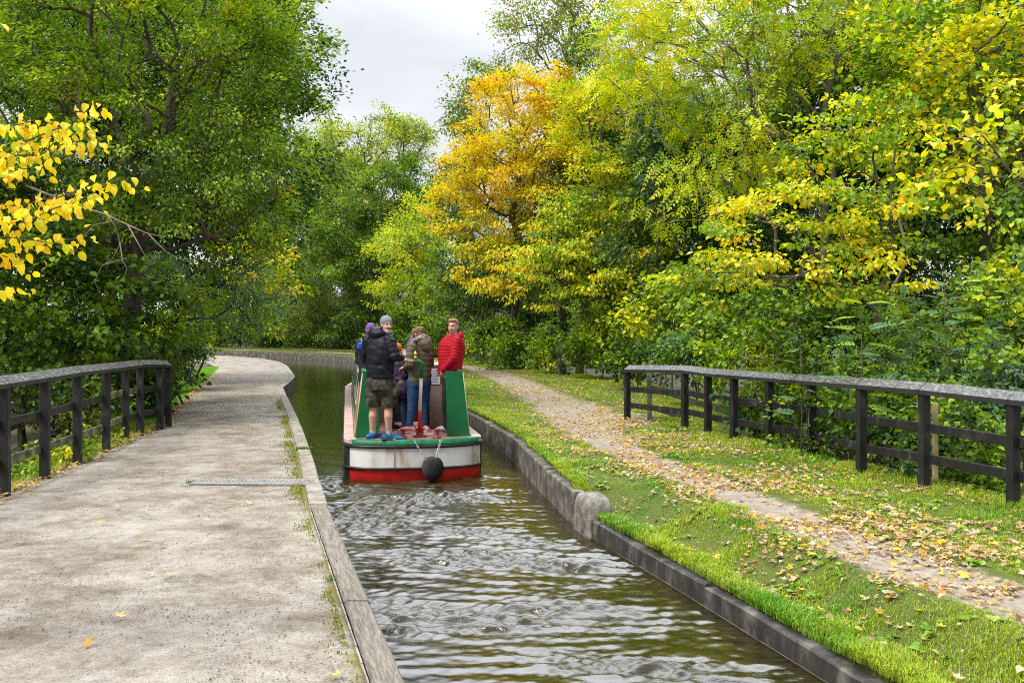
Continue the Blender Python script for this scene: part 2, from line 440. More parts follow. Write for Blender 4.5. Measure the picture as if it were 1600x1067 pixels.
def np_mesh(name, verts, faces_k, mats, parent=None, fcol=None, vattr=None, smooth=False, midx=None):
    """verts (n,3); faces_k list of int arrays (m,k)"""
    me = bpy.data.meshes.new(name)
    verts = np.asarray(verts, dtype=np.float32)
    me.vertices.add(len(verts))
    me.vertices.foreach_set('co', verts.ravel())
    faces_k = [np.asarray(f, dtype=np.int32) for f in faces_k if len(f)]
    nl = sum(f.size for f in faces_k)
    npoly = sum(len(f) for f in faces_k)
    me.loops.add(nl)
    me.loops.foreach_set('vertex_index', np.concatenate([f.ravel() for f in faces_k]))
    me.polygons.add(npoly)
    tot = np.concatenate([np.full(len(f), f.shape[1], np.int32) for f in faces_k])
    start = np.concatenate([[0], np.cumsum(tot)[:-1]]).astype(np.int32)
    me.polygons.foreach_set('loop_start', start)
    me.polygons.foreach_set('loop_total', tot)
    if midx is not None:
        me.polygons.foreach_set('material_index', np.asarray(midx, np.int32))
    me.polygons.foreach_set('use_smooth', np.full(npoly, smooth, bool))
    if fcol is not None:
        a = me.attributes.new('Col', 'FLOAT_COLOR', 'FACE')
        c = np.ones((npoly, 4), np.float32)
        c[:, :3] = fcol
        a.data.foreach_set('color', c.ravel())
    if vattr:
        for k, vals in vattr.items():
            a = me.attributes.new(k, 'FLOAT', 'POINT')
            a.data.foreach_set('value', np.asarray(vals, np.float32))
    me.update(calc_edges=True)
    return link_mesh(name, me, mats, parent)


class MB:
    """collects boxes, prisms and tubes into one mesh"""

    def __init__(s):
        s.bm = bmesh.new()

    def box(s, c, size, rot=None, mi=0, bevel=0.0):
        r = bmesh.ops.create_cube(s.bm, size=1)
        vs = r['verts']
        mat = Matrix.Translation(Vector(c)) @ (rot.to_4x4() if rot else Matrix.Identity(4)) @ Matrix.Diagonal((*size, 1))
        bmesh.ops.transform(s.bm, matrix=mat, verts=vs)
        fs = {f for v in vs for f in v.link_faces}
        for f in fs:
            f.material_index = mi
        if bevel:
            es = list({e for v in vs for e in v.link_edges})
            bmesh.ops.bevel(s.bm, geom=es, offset=bevel, segments=1, affect='EDGES')
        return s

    def poly(s, pts, mi=0):
        f = s.bm.faces.new([s.bm.verts.new(p) for p in pts])
        f.material_index = mi
        return s

    def beam(s, a, b, w, h, mi=0, bevel=0.006, up=(0, 0, 1), roll=0.0, ext=0.0):
        a = Vector(a)
        b = Vector(b)
        d = (b - a)
        L = d.length + 2 * ext
        y = d.normalized()
        x = y.cross(Vector(up)).normalized()
        z = x.cross(y)
        rot = Matrix((x, y, z)).transposed()
        if roll:
            rot = rot @ Matrix.Rotation(roll, 3, 'Y')
        s.box((a + b) / 2, (w, L, h), rot, mi, bevel)
        return s

    def prism(s, prof, a, b, mi=0, up=(0, 0, 1)):
        """profile (x across, z up) swept from a to b"""
        a = Vector(a)
        b = Vector(b)
        y = (b - a).normalized()
        x = y.cross(Vector(up)).normalized()
        z = x.cross(y)
        r0 = [s.bm.verts.new(a + x * p[0] + z * p[1]) for p in prof]
        r1 = [s.bm.verts.new(b + x * p[0] + z * p[1]) for p in prof]
        n = len(prof)
        fs = []
        for i in range(n):
            fs.append(s.bm.faces.new((r0[i], r0[(i + 1) % n], r1[(i + 1) % n], r1[i])))
        fs.append(s.bm.faces.new(r0[::-1]))
        fs.append(s.bm.faces.new(r1))
        for f in fs:
            f.material_index = mi
        return s

    def tube(s, pts, rad, seg=8, mi=0, closed=False, cap=True):
        pts = [Vector(p) for p in pts]
        rads = rad if isinstance(rad, (list, tuple)) else [rad] * len(pts)
        rings = []
        n = len(pts)
        ref = None
        for i, p in enumerate(pts):
            if closed:
                t = (pts[(i + 1) % n] - pts[i - 1]).normalized()
            else:
                t = (pts[min(i + 1, n - 1)] - pts[max(i - 1, 0)]).normalized()
            if ref is None:
                ref = Vector((0, 0, 1)) if abs(t.z) < 0.9 else Vector((1, 0, 0))
            x = t.cross(ref).normalized()
            y = x.cross(t).normalized()
            ref = y
            rings.append([s.bm.verts.new(p + (x * math.cos(2 * math.pi * k / seg) + y * math.sin(2 * math.pi * k / seg)) * rads[i]) for k in range(seg)])
        last = n if closed else n - 1
        for i in range(last):
            A = rings[i]
            B = rings[(i + 1) % n]
            for k in range(seg):
                f = s.bm.faces.new((A[k], A[(k + 1) % seg], B[(k + 1) % seg], B[k]))
                f.material_index = mi
                f.smooth = True
        if cap and not closed:
            for r in (rings[0][::-1], rings[-1]):
                f = s.bm.faces.new(r)
                f.material_index = mi
        return s

    def lathe(s, prof, c=(0, 0, 0), seg=16, mi=0):
        c = Vector(c)
        rings = [[s.bm.verts.new(c + Vector((r * math.cos(2 * math.pi * k / seg), r * math.sin(2 * math.pi * k / seg), z))) for k in range(seg)] for r, z in prof]
        for A, B in zip(rings[:-1], rings[1:]):
            for k in range(seg):
                f = s.bm.faces.new((A[k], A[(k + 1) % seg], B[(k + 1) % seg], B[k]))
                f.material_index = mi
                f.smooth = True
        s.bm.faces.new(rings[0][::-1]).material_index = mi
        s.bm.faces.new(rings[-1]).material_index = mi
        return s

    def build(s, name, mats, parent=None):
        me = bpy.data.meshes.new(name)
        bmesh.ops.recalc_face_normals(s.bm, faces=s.bm.faces[:])
        s.bm.to_mesh(me)
        s.bm.free()
        return link_mesh(name, me, mats, parent)


def ip(tbl):
    t = np.array(tbl, float)
    return lambda y: np.interp(y, t[:, 0], t[:, 1])


def vnoise(x, y, seed=0):
    """cheap smooth 2-D value noise in 0..1"""
    x = np.asarray(x, float)
    y = np.asarray(y, float)
    xi = np.floor(x).astype(np.int64)
    yi = np.floor(y).astype(np.int64)
    fx = x - xi
    fy = y - yi
    fx = fx * fx * (3 - 2 * fx)
    fy = fy * fy * (3 - 2 * fy)

    def h(a, b):
        n = (a * 374761393 + b * 668265263 + seed * 974634777) & 0x7FFFFFFF
        n = ((n ^ (n >> 13)) * 1274126177) & 0x7FFFFFFF
        n = n ^ (n >> 16)
        return (n & 0xFFFF) / 65535.0
    return (h(xi, yi) * (1 - fx) * (1 - fy) + h(xi + 1, yi) * fx * (1 - fy) + h(xi, yi + 1) * (1 - fx) * fy + h(xi + 1, yi + 1) * fx * fy)


def fbm(x, y, seed=0, o=4):
    s = 0
    a = 0.5
    for i in range(o):
        s = s + a * vnoise(x * 2 ** i, y * 2 ** i, seed + i * 17)
        a *= 0.5
    return s / (1 - 0.5 ** o)


# ------------------------------------------------------------------ plan of the canal (lines measured along the view, x for each y)
xl = ip([(-6, 2.4), (2, .27), (5.13, -.57), (10.25, -1.97), (14, -2.9), (18.3, -4.0), (30.6, -7.3), (33.5, -7.75), (37, -8.35), (40.7, -9.3), (47.5, -11.1),
         (53, -12.8), (59, -15.3), (64, -18.6), (69.5, -24), (76, -40), (80, -80)])
xr = ip([(-6, 5.4), (3, 2.85), (6.08, 2.0), (8.59, 1.33), (10.55, .77), (11.3, .64), (13.9, .3), (16.7, -.06), (19.4, -.59), (62.5, -10.6), (68, -13.9), (73, -18.5),
         (80, -30), (84, -45), (88, -80)])
xpl = ip([(-6, -4.3), (0, -4.85), (11, -5.75), (14.9, -6.25), (18.3, -6.7), (22.3, -7.9), (36.5, -11.4), (46.7, -14.1), (53, -16.6), (58, -19.4), (65, -30), (70, -50), (73, -80)])
xfr = ip([(-6, 9.7), (9.8, 5.13), (17.1, 3.02), (17.6, 2.95), (19.6, 3.2), (22, 4.4), (26, 4.6), (33.7, 3.7), (39.7, 1.4), (50, -2), (62, -5.5), (70, -8.5),
          (80, -15), (90, -30), (96, -45), (100, -80)])
rpl = ip([(-6, 6.6), (3, 4.0), (5.8, 3.09), (7.3, 2.6), (10.97, 1.97), (13.9, 1.32), (16.1, .9), (19.6, .48), (25.2, .05), (32.5, -.67), (43.5, -2.3), (62, -9.0),
          (72, -16), (80, -27), (85, -42), (89, -80)])
rpr = ip([(-6, 8.0), (3, 5.0), (5.8, 3.95), (6.84, 3.6), (8.1, 3.3), (11.6, 2.55), (14.9, 1.95), (18.1, 2.0), (21.6, 2.42), (26.5, 1.53), (31.4, .98),
          (41.5, -.5), (60, -6.3), (70, -12), (79, -21), (87, -38), (92, -80)])
Z_L = 0.35


def smooth01(t):
    t = np.clip(t, 0, 1)
    return t * t * (3 - 2 * t)


def zverge(x, y):
    x = np.asarray(x, float)
    y = np.asarray(y, float)
    s = x - xr(y)
    near = 1 - smooth01((y - 10.75) / 0.6)
    z0 = 0.41 - near * (0.24 * (1 - smooth01((s - 0.3) / 0.6)))
    out = smooth01((x - xfr(y)) / 2.5)
    c = np.clip((x - rpl(y)) / np.maximum(rpr(y) - rpl(y), .2), 0, 1)
    return z0 + 0.03 * np.exp(-((s - .2) / .2) ** 2) + 0.05 * (fbm(x * 1.6, y * 1.6, 3) - 0.5) - out * 0.35 - 0.04 * np.sin(c * math.pi) + 0.03


def stations(y0, y1, s0, k):
    ys = [y0]
    while ys[-1] < y1:
        ys.append(ys[-1] + max(s0, k * abs(ys[-1])))
    return np.array(ys)


def sheet(ys, xa, xb, n):
    t = np.linspace(0, 1, n)
    Y = np.repeat(ys[:, None], n, 1)
    X = xa(ys)[:, None] * (1 - t) + xb(ys)[:, None] * t
    return X, Y


def grid_faces(r, c):
    i = np.arange(r * c).reshape(r, c)
    return np.stack([i[:-1, :-1], i[:-1, 1:], i[1:, 1:], i[1:, :-1]], -1).reshape(-1, 4)


# ground: one broad sheet stepping under the paths and the canal
ys = np.concatenate([np.arange(-8, 104, 1.0), np.array([110, 125, 150, 190, 240, 320, 450, 700, 1200])])
cols = []
for y in ys:
    a, b2 = float(xpl(y)), float(xfr(y))
    rise = max(0, (y - 100)) * 0.06
    cols.append([(-900, -2 + rise * 0.3), (a - 40, -1.5), (a - 14, -1.3), (a - 6, -.8), (a - 2.5, -.15), (a - .7, .24), (a + .12, .3), (a + .2, -1.3), (b2 + 1.1, -1.3), (b2 + 1.3, .2),
                 (b2 + 4, -.3), (b2 + 10, -1.0), (b2 + 40, -1.0 + rise), (900, 3 + rise * 0.3)])
g = np.array([[(p[0], y, p[1] + (0.12 * (random.random() - .5) if k in (2, 3, 4, 10, 11) else 0)) for k, p in enumerate(c)] for y, c in zip(ys, cols)])
tag(np_mesh('ground', g.reshape(-1, 3), [grid_faces(len(ys), 14)], M['soil']), kind='structure')

# left towpath
ys = stations(-6, 79, 0.25, 0.012)
X, Y = sheet(ys, lambda y: xpl(y) - 0.25, lambda y: xl(y) - 0.19, 40)
Z = Z_L + 0.03 * (fbm(X * .7, Y * .7, 9) - 0.5) - 0.05 * smooth01((xpl(Y) + .25 - X) / .5)
Z[:, -1] = Z_L - .01
edge = np.clip(1 - (xl(Y) - 0.19 - X) / 0.36, 0, 1) * np.where(Y < 26, 1, .5) * (.35 + .85 * fbm(X * 1.2, Y * .8, 45)) + np.clip(1 - (X - xpl(Y) + .2) / 0.35, 0, 1) * 0.62
tag(np_mesh('towpath', np.stack([X, Y, Z], -1).reshape(-1, 3), [grid_faces(*X.shape)], M['path'], vattr={'edge': edge.ravel()}, smooth=True), kind='structure')

# right verge and right towpath share a surface: split the sheet into its grass and its trodden faces
ys = stations(-6, 96, 0.12, 0.01)
X, Y = sheet(ys, lambda y: xr(y) + 0.12, lambda y: xfr(y) + 1.6, 90)
Z = zverge(X, Y)
X[:, 1] = X[:, 0]
Z[:, 0] = -.15
mid = (rpl(Y) + rpr(Y)) / 2
half = np.maximum((rpr(Y) - rpl(Y)) / 2, .2)
pm = np.clip(1.25 - np.abs(X - mid) / half * 0.85, 0, 1) + np.where((Y > 17.5) & (Y < 20.5), np.clip(1 - np.abs(X - 2.6) / 0.9, 0, 1) * .6, 0)
V = np.stack([X, Y, Z], -1).reshape(-1, 3)
FQ = grid_faces(*X.shape)
isp = pm.ravel()[FQ].mean(1) + 0.5 * (fbm(X * 3, Y * 3, 21).ravel()[FQ].mean(1) - 0.5) > 0.42


def sub_sheet(name, faces, **kw):
    u, inv = np.unique(faces, return_inverse=True)
    return np_mesh(name, V[u], [inv.reshape(faces.shape)], M['verge'], vattr={'path': pm.ravel()[u]}, smooth=True)


tag(sub_sheet('grass_verge', FQ[~isp]), kind='structure')
tag(sub_sheet('footpath', FQ[isp]), kind='structure')

# ------------------------------------------------------------------ water with the boat's wake
BO = Vector((-1.41, 14.12, 0))
BTH = math.atan(.172)
ys = np.concatenate([np.arange(-6, 3.6, 0.25), np.arange(3.6, 15.5, 0.019), np.arange(15.5, 30, .12), np.arange(30, 92, .5)])
X, Y = sheet(ys, lambda y: xl(y) - .06, lambda y: xr(y) + .06, 150)
dist = 14.1 - Y
cxw = -1.41 + 0.22 * dist
lat = X - cxw
wake = np.exp(-np.clip(-dist, 0, 50) / 0.4) * smooth01((Y - 2) / 2)
Z = np.zeros_like(X)
r2 = np.random.default_rng(3)
for i in range(40):                                  # many crossing wave trains
    lam = 0.065 * (5.0 ** r2.random())
    ang = r2.normal(0.06, 0.42)
    k = 2 * math.pi / lam
    ph = r2.uniform(0, 6.28)
    wob = 1.6 * fbm(X * 1.3 + i, Y * 1.3, 40 + i, 2)
    env = fbm(X * 1.1 + 7 * i, Y * .9, 80 + i, 2)
    Z += lam * 0.034 * np.clip(env * 1.9 - .5, 0, 1.3) * np.sin(k * (Y * math.cos(ang) + X * math.sin(ang)) + ph + wob * 3)
turb = np.exp(-(lat / (0.55 + 0.06 * np.clip(dist, 0, 20))) ** 2) * np.exp(-np.clip(dist, 0, 30) / 3.0)
Z = Z * wake * (0.75 + 0.7 * turb)
Z += wake * turb * 0.035 * (fbm(X * 7, Y * 10, 60, 2) - 0.5)
for sgn in (-1, 1):                                  # diverging wake by the stern quarters
    arm = lat - sgn * (0.8 + 0.16 * dist)
    Z += 0.018 * np.exp(-(arm / .35) ** 2) * np.sin(arm * 16 + dist * 3) * (dist > 0) * np.exp(-np.clip(dist, 0, 20) / 5)
calm = np.where(Y > 14.3, .12 * np.exp(-(Y - 14.3) / 7) + 0.035, 0.0)
patch = smooth01((fbm(X * .55 + .35 * Y, Y * 1.5, 222, 3) - .44) / .2)
patch = patch * (1 - .75 * smooth01((X - xr(Y) + .75) / .6))
Z = np.where(Y < 14.3, Z * (.22 + 1.0 * patch), Z)
chop = np.clip(wake * (0.06 + 0.3 * turb + .22 * patch) + calm, 0, 1) * smooth01((Y - 1) / 2)
Z += (Y > 14.3) * 0.004 * np.sin(Y * 7 + X * 5 + 4 * fbm(X, Y, 5)) * np.exp(-(Y - 14.3).clip(0) / 6)
tag(np_mesh('canal_water', np.stack([X, Y, Z], -1).reshape(-1, 3), [grid_faces(*X.shape)], M['water'], vattr={'chop': chop.ravel(), 'foam': (wake * (.36 * np.exp(-(lat / .8) ** 2) * np.exp(-np.clip(dist, 0, 30) / 1.6))).ravel()}, smooth=True), kind='structure')

# ------------------------------------------------------------------ canal edges


def edge_wall(name, fx, y0, y1, step, w, ztop, side, mats, jitter=0.006, gap=0.004, zbot=-.6, chamf=0.015, rough=0.0):
    """a kerb of blocks laid end to end along the canal line; side=+1 body lies to +x of the line"""
    mb = MB()
    y = y0
    while y < y1 - 1e-3:
        yn = min(y + step * random.uniform(.85, 1.15), y1)
        n = max(1, int((yn - y) / 0.5))
        j = random.uniform(-jitter, jitter)
        jz = random.uniform(-jitter, jitter)
        for q in range(n):
            a = y + (yn - y) * q / n + (gap if q == 0 else 0)
            b = y + (yn - y) * (q + 1) / n - (gap if q == n - 1 else 0)
            za, zb = (ztop(a) + jz, ztop(b) + jz) if callable(ztop) else (ztop + jz, ztop + jz)
            A0, B0 = float(fx(a)) + j, float(fx(b)) + j
            prof = [(0, zbot), (0, -chamf), (chamf, 0), (w - chamf, 0), (w, -chamf), (w, zbot)]
            ra = [mb.bm.verts.new((A0 + side * px, a, (za + pz if pz > -.3 else pz) + random.uniform(-rough, rough))) for px, pz in prof]
            rb = [mb.bm.verts.new((B0 + side * px, b, (zb + pz if pz > -.3 else pz) + random.uniform(-rough, rough))) for px, pz in prof]
            for i in range(5):
                f = mb.bm.faces.new((ra[i], ra[i + 1], rb[i + 1], rb[i]))
                f.material_index = 1 if i in (0, 4) else 0
            mb.bm.faces.new(ra)
            mb.bm.faces.new(rb[::-1])
        y = yn
    return mb.build(name, mats)


o = edge_wall('canal_coping', xl, 10.28, 79, 1.35, 0.2, Z_L + .015, -1, [M['coping'], M['wet_wall']])
tag(o, 'pale concrete kerb along the left towpath, ending at the old timber beams', 'kerb')
for a, b, lab in ((-5.5, 6.62, 'old grey timber edging beam nearest the camera beside the water'),
                  (6.63, 10.27, 'old grey timber edging beam that butts against the concrete kerb')):
    mb = MB()
    A = Vector((float(xl(a)) - .1, a, 0.26))
    B = Vector((float(xl(b)) - .1, b, 0.26))
    nseg = max(2, int((b - a) / .35))
    prof = [(-.075, -.3), (-.08, .09), (-.066, .106), (.08, .108), (.098, .09), (.098, -.3)]
    rings = []
    for q in range(nseg + 1):
        y = a + (b - a) * q / nseg
        x0 = float(xl(y)) - .1
        rings.append([mb.bm.verts.new((x0 + px + random.uniform(-.003, .003), y + (0.006 if q == 0 else -.006 if q == nseg else 0), .26 + pz + random.uniform(-.003, .003))) for px, pz in prof])
    for A_, B_ in zip(rings[:-1], rings[1:]):
        for k in range(6):
            mb.bm.faces.new((A_[k], A_[(k + 1) % 6], B_[(k + 1) % 6], B_[k]))
    mb.bm.faces.new(rings[0])
    mb.bm.faces.new(rings[-1][::-1])
    tag(mb.build('timber_beam', M['old_timber']), lab, 'timber beam', 'timber edging beams')
mb = MB()
for y in np.arange(4.2, 10.1, .3):
    mb.beam((float(xl(y)) - .2, y, .352), (float(xl(y + .3)) - .2, y + .3, .346), .01, .03, bevel=0)
tag(mb.build('edging_strip', M['coping']), 'thin pale metal strip between timber edging beam and path', 'edging strip')

o = edge_wall('canal_wall', xr, 10.9, 92, 2.0, 0.14, lambda y: .39 + .012 * math.sin(y * 1.3), 1, [M['stone'], M['stone']], 0.012, 0.003, rough=.006)
tag(o, 'raised grey concrete wall holding the grassy bank beside the boat', 'wall')
o = edge_wall('low_canal_wall', xr, -5.5, 10.34, 2.2, 0.13, lambda y: 0.17 + 0.015 * math.sin(y * 2), 1, [M['wet_wall'], M['wet_wall']], 0.012, 0.004, rough=.005)
tag(o, 'low dark wet wall under the overhanging grass at the near right bank', 'wall')
mb = MB()
sc_ = Vector((float(xr(10.6)) + .135, 10.6, -.12))
RZ = Matrix.Rotation(.2, 3, 'Z')
rings = []
NS, NV = 32, 22
for i in range(1, NV):
    ph = math.pi * i / NV - math.pi / 2
    ring = []
    for k in range(NS):
        th = 2 * math.pi * k / NS
        f_ = lambda c_, e_: math.copysign(abs(c_) ** e_, c_)
        p_ = Vector((.165 * f_(math.cos(ph), .35) * f_(math.cos(th), .45), .31 * f_(math.cos(ph), .35) * f_(math.sin(th), .45), .53 * f_(math.sin(ph), .28)))
        w = .022 * (float(fbm(p_.x * 9 + p_.z * 5 + 20, p_.y * 9 + p_.z * 4 + 20, 5, 3)) - .5)
        ring.append(mb.bm.verts.new(sc_ + RZ @ (p_ * (1 + w * 4))))
    rings.append(ring)
for A_, B_ in zip(rings[:-1], rings[1:]):
    for k in range(NS):
        mb.bm.faces.new((A_[k], A_[(k + 1) % NS], B_[(k + 1) % NS], B_[k])).smooth = True
mb.bm.faces.new(rings[0][::-1])
mb.bm.faces.new(rings[-1])
tag(mb.build('end_stone', M['end_stone']), 'rounded pale end stone where the raised right wall stops', 'stone')
# thin white waterline strip fixed to the near wall
mb = MB()
yy = np.arange(4.5, 9.6, .25)
mb.tube([(float(xr(y)) - 0.03, y, .02) for y in yy], .0035, 6)
tag(mb.build('waterline_pipe', M['stone']), 'thin pale line of pipe along the foot of the near right wall', 'pipe')

# drain strip across the left path
mb = MB()
a0 = P(306, 753, 11.82)
b0 = P(486, 752, 11.75)
a0[2] = b0[2] = Z_L + .01
A, B = Vector(a0), Vector(b0)
mb.box((A + B) / 2 - Vector((0, 0, .012)), ((B - A).length, .46, .03), Matrix.Rotation(math.atan2((B - A).y, (B - A).x), 3, 'Z'), 1)
n = 26
for i in range(n):
    p = A.lerp(B, (i + .5) / n)
    for rw in (-.5, .5):
        mb.box(p + Vector((.02 * rw, .225 * rw, .002)), ((B - A).length / n * .86, .2, .016), Matrix.Rotation(math.atan2((B - A).y, (B - A).x), 3, 'Z'), 0, .003)
tag(mb.build('drain_channel', [M['grate'], M['grate_gap']]), 'narrow grey block drain channel set across the left path', 'drain')

# ------------------------------------------------------------------ fences


def fence(name, label, cat, tops, bots, cap_w=.15, rails=(0.66, 0.33), back=1, rail_mats=None, post_w=(.09, .115), cap_over=None):
    root = empty(name, tuple(bots[len(bots) // 2]))
    inv = Vector(root.location)
    tag(root, label, cat)
    n = len(tops)
    T = [Vector(t) - inv for t in tops]
    Bt = [Vector(b) - inv for b in bots]
    for i in range(n):
        j0, j1 = max(0, i - 1), min(n - 1, i + 1)
        d = (T[j1] - T[j0])
        ang = math.atan2(d.y, d.x)
        h = T[i].z - Bt[i].z
        mb = MB()
        mb.box((Bt[i] + T[i]) / 2 - Vector((0, 0, .16)), (post_w[0], post_w[1], h + .2), Matrix.Rotation(ang + random.uniform(-.03, .03), 3, 'Z'), 0, .008)
        mb.build('post', M['black_wood'], root)
    for i in range(n - 1):
        d = (T[i + 1] - T[i]).normalized()
        side = Vector((-d.y, d.x, 0)) * back
        gap = .004
        sgn = back
        prof = [(sgn * q_[0], q_[1]) for q_ in ((cap_w / 2, -.065), (cap_w / 2, -.012), (-cap_w * .2, .07), (-cap_w / 2, .07), (-cap_w / 2, -.065))]
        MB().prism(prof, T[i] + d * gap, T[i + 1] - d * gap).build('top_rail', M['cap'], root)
        for q, r in enumerate(rails):
            a = Bt[i].lerp(T[i], r) + side * (post_w[1] / 2 - .01)
            b = Bt[i + 1].lerp(T[i + 1], r) + side * (post_w[1] / 2 - .01)
            mt = M['black_wood']
            if rail_mats and (i, q) in rail_mats:
                mt = rail_mats[(i, q)]
            MB().beam(a + Vector((0, 0, random.uniform(-.01, .01))), b + Vector((0, 0, random.uniform(-.01, .01))), 0.036, .105, bevel=.006).build('rail', mt, root)
    return root


def ground_at(u, v, z):
    d = (CZ - z) * F / (v - HY)
    return d, (u - CX) / F * d


# left fence
lp = [(7, 773, 597), (70, 747, 588), (121, 725, 580), (166, 704, 575), (196, 687, 571.5), (219, 679, 568.5), (250, 672, 568), (263, 668, 569.5)]
tops, bots = [], []
for u, vb, vt in lp:
    d, x = ground_at(u, vb, .33)
    tops.append((x, d, CZ - (vt - HY) / F * d))
    bots.append((x, d, .3))
d0 = Vector(tops[0]) - Vector(tops[1])
t = Vector(tops[0])
b = Vector(bots[0])
for k in range(4):
    t = t + Vector((.14, -1.25, .0))
    b = b + Vector((.14, -1.25, .0))
    tops.insert(0, tuple(t))
    bots.insert(0, tuple(b))
rm = {(i, 1): M['mossy_wood'] for i in (4, 5, 6, 7)}
rm[(7, 0)] = M['mossy_wood']
rm[(8, 0)] = M['mossy_wood']
fence('fence', 'black timber post and rail fence beside the left path, with mossy rails', 'fence', tops, bots, back=1, rail_mats=rm, rails=(.64, .3))
# right fence
rp = [(1583, 798, 622), (1444, 767, 607), (1346, 744, 599.5), (1268, 717, 594), (1202, 703, 589), (1147, 692, 585), (1106, 682, 582), (1070, 674, 577)]
tops, bots = [], []
for u, vb, vt in rp:
    d, x = ground_at(u, vb, .40)
    tops.append((x, d, CZ - (vt - HY) / F * d))
    bots.append((x, d, .38))
d, x = ground_at(980, 657, .42)
tops.append((x, d, CZ - (576 - HY) / F * d))
bots.append((x, d, .38))
t = Vector(tops[0])
b = Vector(bots[0])
for k in range(4):
    t = t + Vector((.34, -1.2, .0))
    b = b + Vector((.34, -1.2, .0))
    tops.insert(0, tuple(t))
    bots.insert(0, tuple(b))
fence('fence', 'black timber post and rail fence on the right bank with ivy on it', 'fence', tops, bots, back=-1, rails=(.62, .32))


def handrail(label, pts, h=1.05, mat=None, under=(.5,)):
    root = empty('handrail', pts[0])
    tag(root, label, 'handrail')
    inv = Vector(root.location)
    pts = [Vector(p) - inv for p in pts]
    for p in pts:
        MB().box(p + Vector((0, 0, h / 2 - .1)), (.09, .09, h + .2), None, 0, .006).build('post', mat, root)
    for a, b in zip(pts[:-1], pts[1:]):
        MB().beam(a + Vector((0, 0, h + .02)), b + Vector((0, 0, h + .02)), .1, .05).build('rail', mat, root)
        for q in under:
            MB().beam(a + Vector((0.05, 0.05, h * q)), b + Vector((0.05, 0.05, h * q)), .035, .1).build('rail', mat, root)
    return root


d, x = ground_at(1015, 660, .4)
handrail('grey green stair handrail dropping away behind the right fence', [(x, d, .38), (x + 1.9, d + .9, -.25), (x + 3.6, d + 1.7, -1.0)], 1.12, M['grey_wood'], (.62, .28))
handrail('mossy stair handrail sloping down behind the left fence', [(-8.0, 19.0, .3), (-8.9, 17.4, -.1), (-10.0, 15.4, -.75)], 1.15, M['mossy_wood'], (.55,))
mb = MB()
for k in range(4):
    mb.box((x + .1 + .55 * k, d + .75 + .3 * k, .38 - .2 * k), (.5, .9, .14), Matrix.Rotation(.45, 3, 'Z'), 0, .01)
tag(mb.build('wooden_steps', M['grey_wood']), 'wooden steps leading down past the end of the right fence', 'steps')
mb = MB().box((0, 0, .52), (.055, .045, 1.5), None, 0, .004)
o = mb.build('stake', M['beige_wood'])
o.location = (4.93, 11.18, .1)
tag(o, 'pale new timber stake just behind the right fence post', 'stake')

# ------------------------------------------------------------------ the narrowboat (local: x right, y forward from the stern, z above water)
boat = empty('narrowboat', BO, BTH)
tag(boat, 'green, white and red canal narrowboat carrying people on its stern deck', 'boat')
HW, BL = 1.045, 17.2


def stern_pts(w, dep, p=2.5, n=28):
    out = []
    for i in range(n + 1):
        a = math.pi * i / n - math.pi / 2
        s = math.sin(a)
        cc = math.cos(a)
        X_ = w * math.copysign(abs(s) ** (2 / p), s)
        Y_ = dep * (1 - abs(cc) ** (2 / p))
        out.append((X_, Y_))
    return out


def outline(w, dep, off=0.0):
    st = stern_pts(w, dep)
    bow = [(w, BL * .8), (w * .85, BL * .9), (w * .45, BL * .975), (0, BL), (-w * .45, BL * .975), (-w * .85, BL * .9), (-w, BL * .8)]
    return [(x_, y_ + off) for x_, y_ in st] + bow


def loft(levels, mats, name, parent, cap_top=True, mi_of=None, cap_mi=0):
    """levels: list of (z, outline)"""
    mb = MB()
    rings = [[mb.bm.verts.new((x_, y_, z)) for x_, y_ in ol] for z, ol in levels]
    n = len(rings[0])
    for i, (A, B) in enumerate(zip(rings[:-1], rings[1:])):
        for k in range(n):
            f = mb.bm.faces.new((A[k], A[(k + 1) % n], B[(k + 1) % n], B[k]))
            f.smooth = True
            if mi_of:
                f.material_index = mi_of(i, k)
    if cap_top:
        mb.bm.faces.new(rings[-1]).material_index = cap_mi
    mb.bm.faces.new(rings[0][::-1])
    return mb.build(name, mats, parent)


SD = .62


def band(i, k):
    stern = 4 <= k < 25
    if not stern:
        return 0
    return {0: 2, 1: 2, 2: 1, 3: 1}.get(i, 0)


hull = loft([(-.45, outline(HW * .98, SD, .12)), (.06, outline(HW * .995, SD, .02)), (.165, outline(HW, SD)), (.195, outline(HW, SD)), (.5, outline(HW, SD, -.0)), (.53, outline(HW, SD))],
            [M['black_paint'], M['white_paint'], M['red_paint']], 'hull', boat, True, band)


def strake(z0, z1, dep, name, mat, k0=0, k1=29, full=True):
    mb = MB()
    ol_in = outline(HW - .01, SD)
    ol = outline(HW + dep, SD + dep * .3, -dep)
    n = len(ol)
    rng_k = range(n) if full else range(k0, k1)
    vs = {}
    for k in range(n):
        vs[k] = [mb.bm.verts.new((*ol_in[k], z0)), mb.bm.verts.new((*ol[k], z0 + .012)), mb.bm.verts.new((*ol[k], z1 - .012)), mb.bm.verts.new((*ol_in[k], z1))]
    ks = list(rng_k)
    pairs = [(k, (k + 1) % n) for k in ks] if full else list(zip(ks[:-1], ks[1:]))
    for a, b_ in pairs:
        for q in range(3):
            f = mb.bm.faces.new((vs[a][q], vs[b_][q], vs[b_][q + 1], vs[a][q + 1]))
            f.smooth = True
    return mb.build(name, mat, boat)


strake(.16, .2, .022, 'rubbing_strake', M['black_paint'])
strake(.474, .529, .026, 'rubbing_strake', M['black_paint'])
for xs in (.86, -.3):
    k_ = min(range(29), key=lambda q: abs(outline(HW, SD)[q][0] - xs))
    px, py = outline(HW + .004, SD, -.004)[k_]
    MB().box((px, py, .33), (.012, .008, .24)).build('weld_seam', M['steel'], hull)
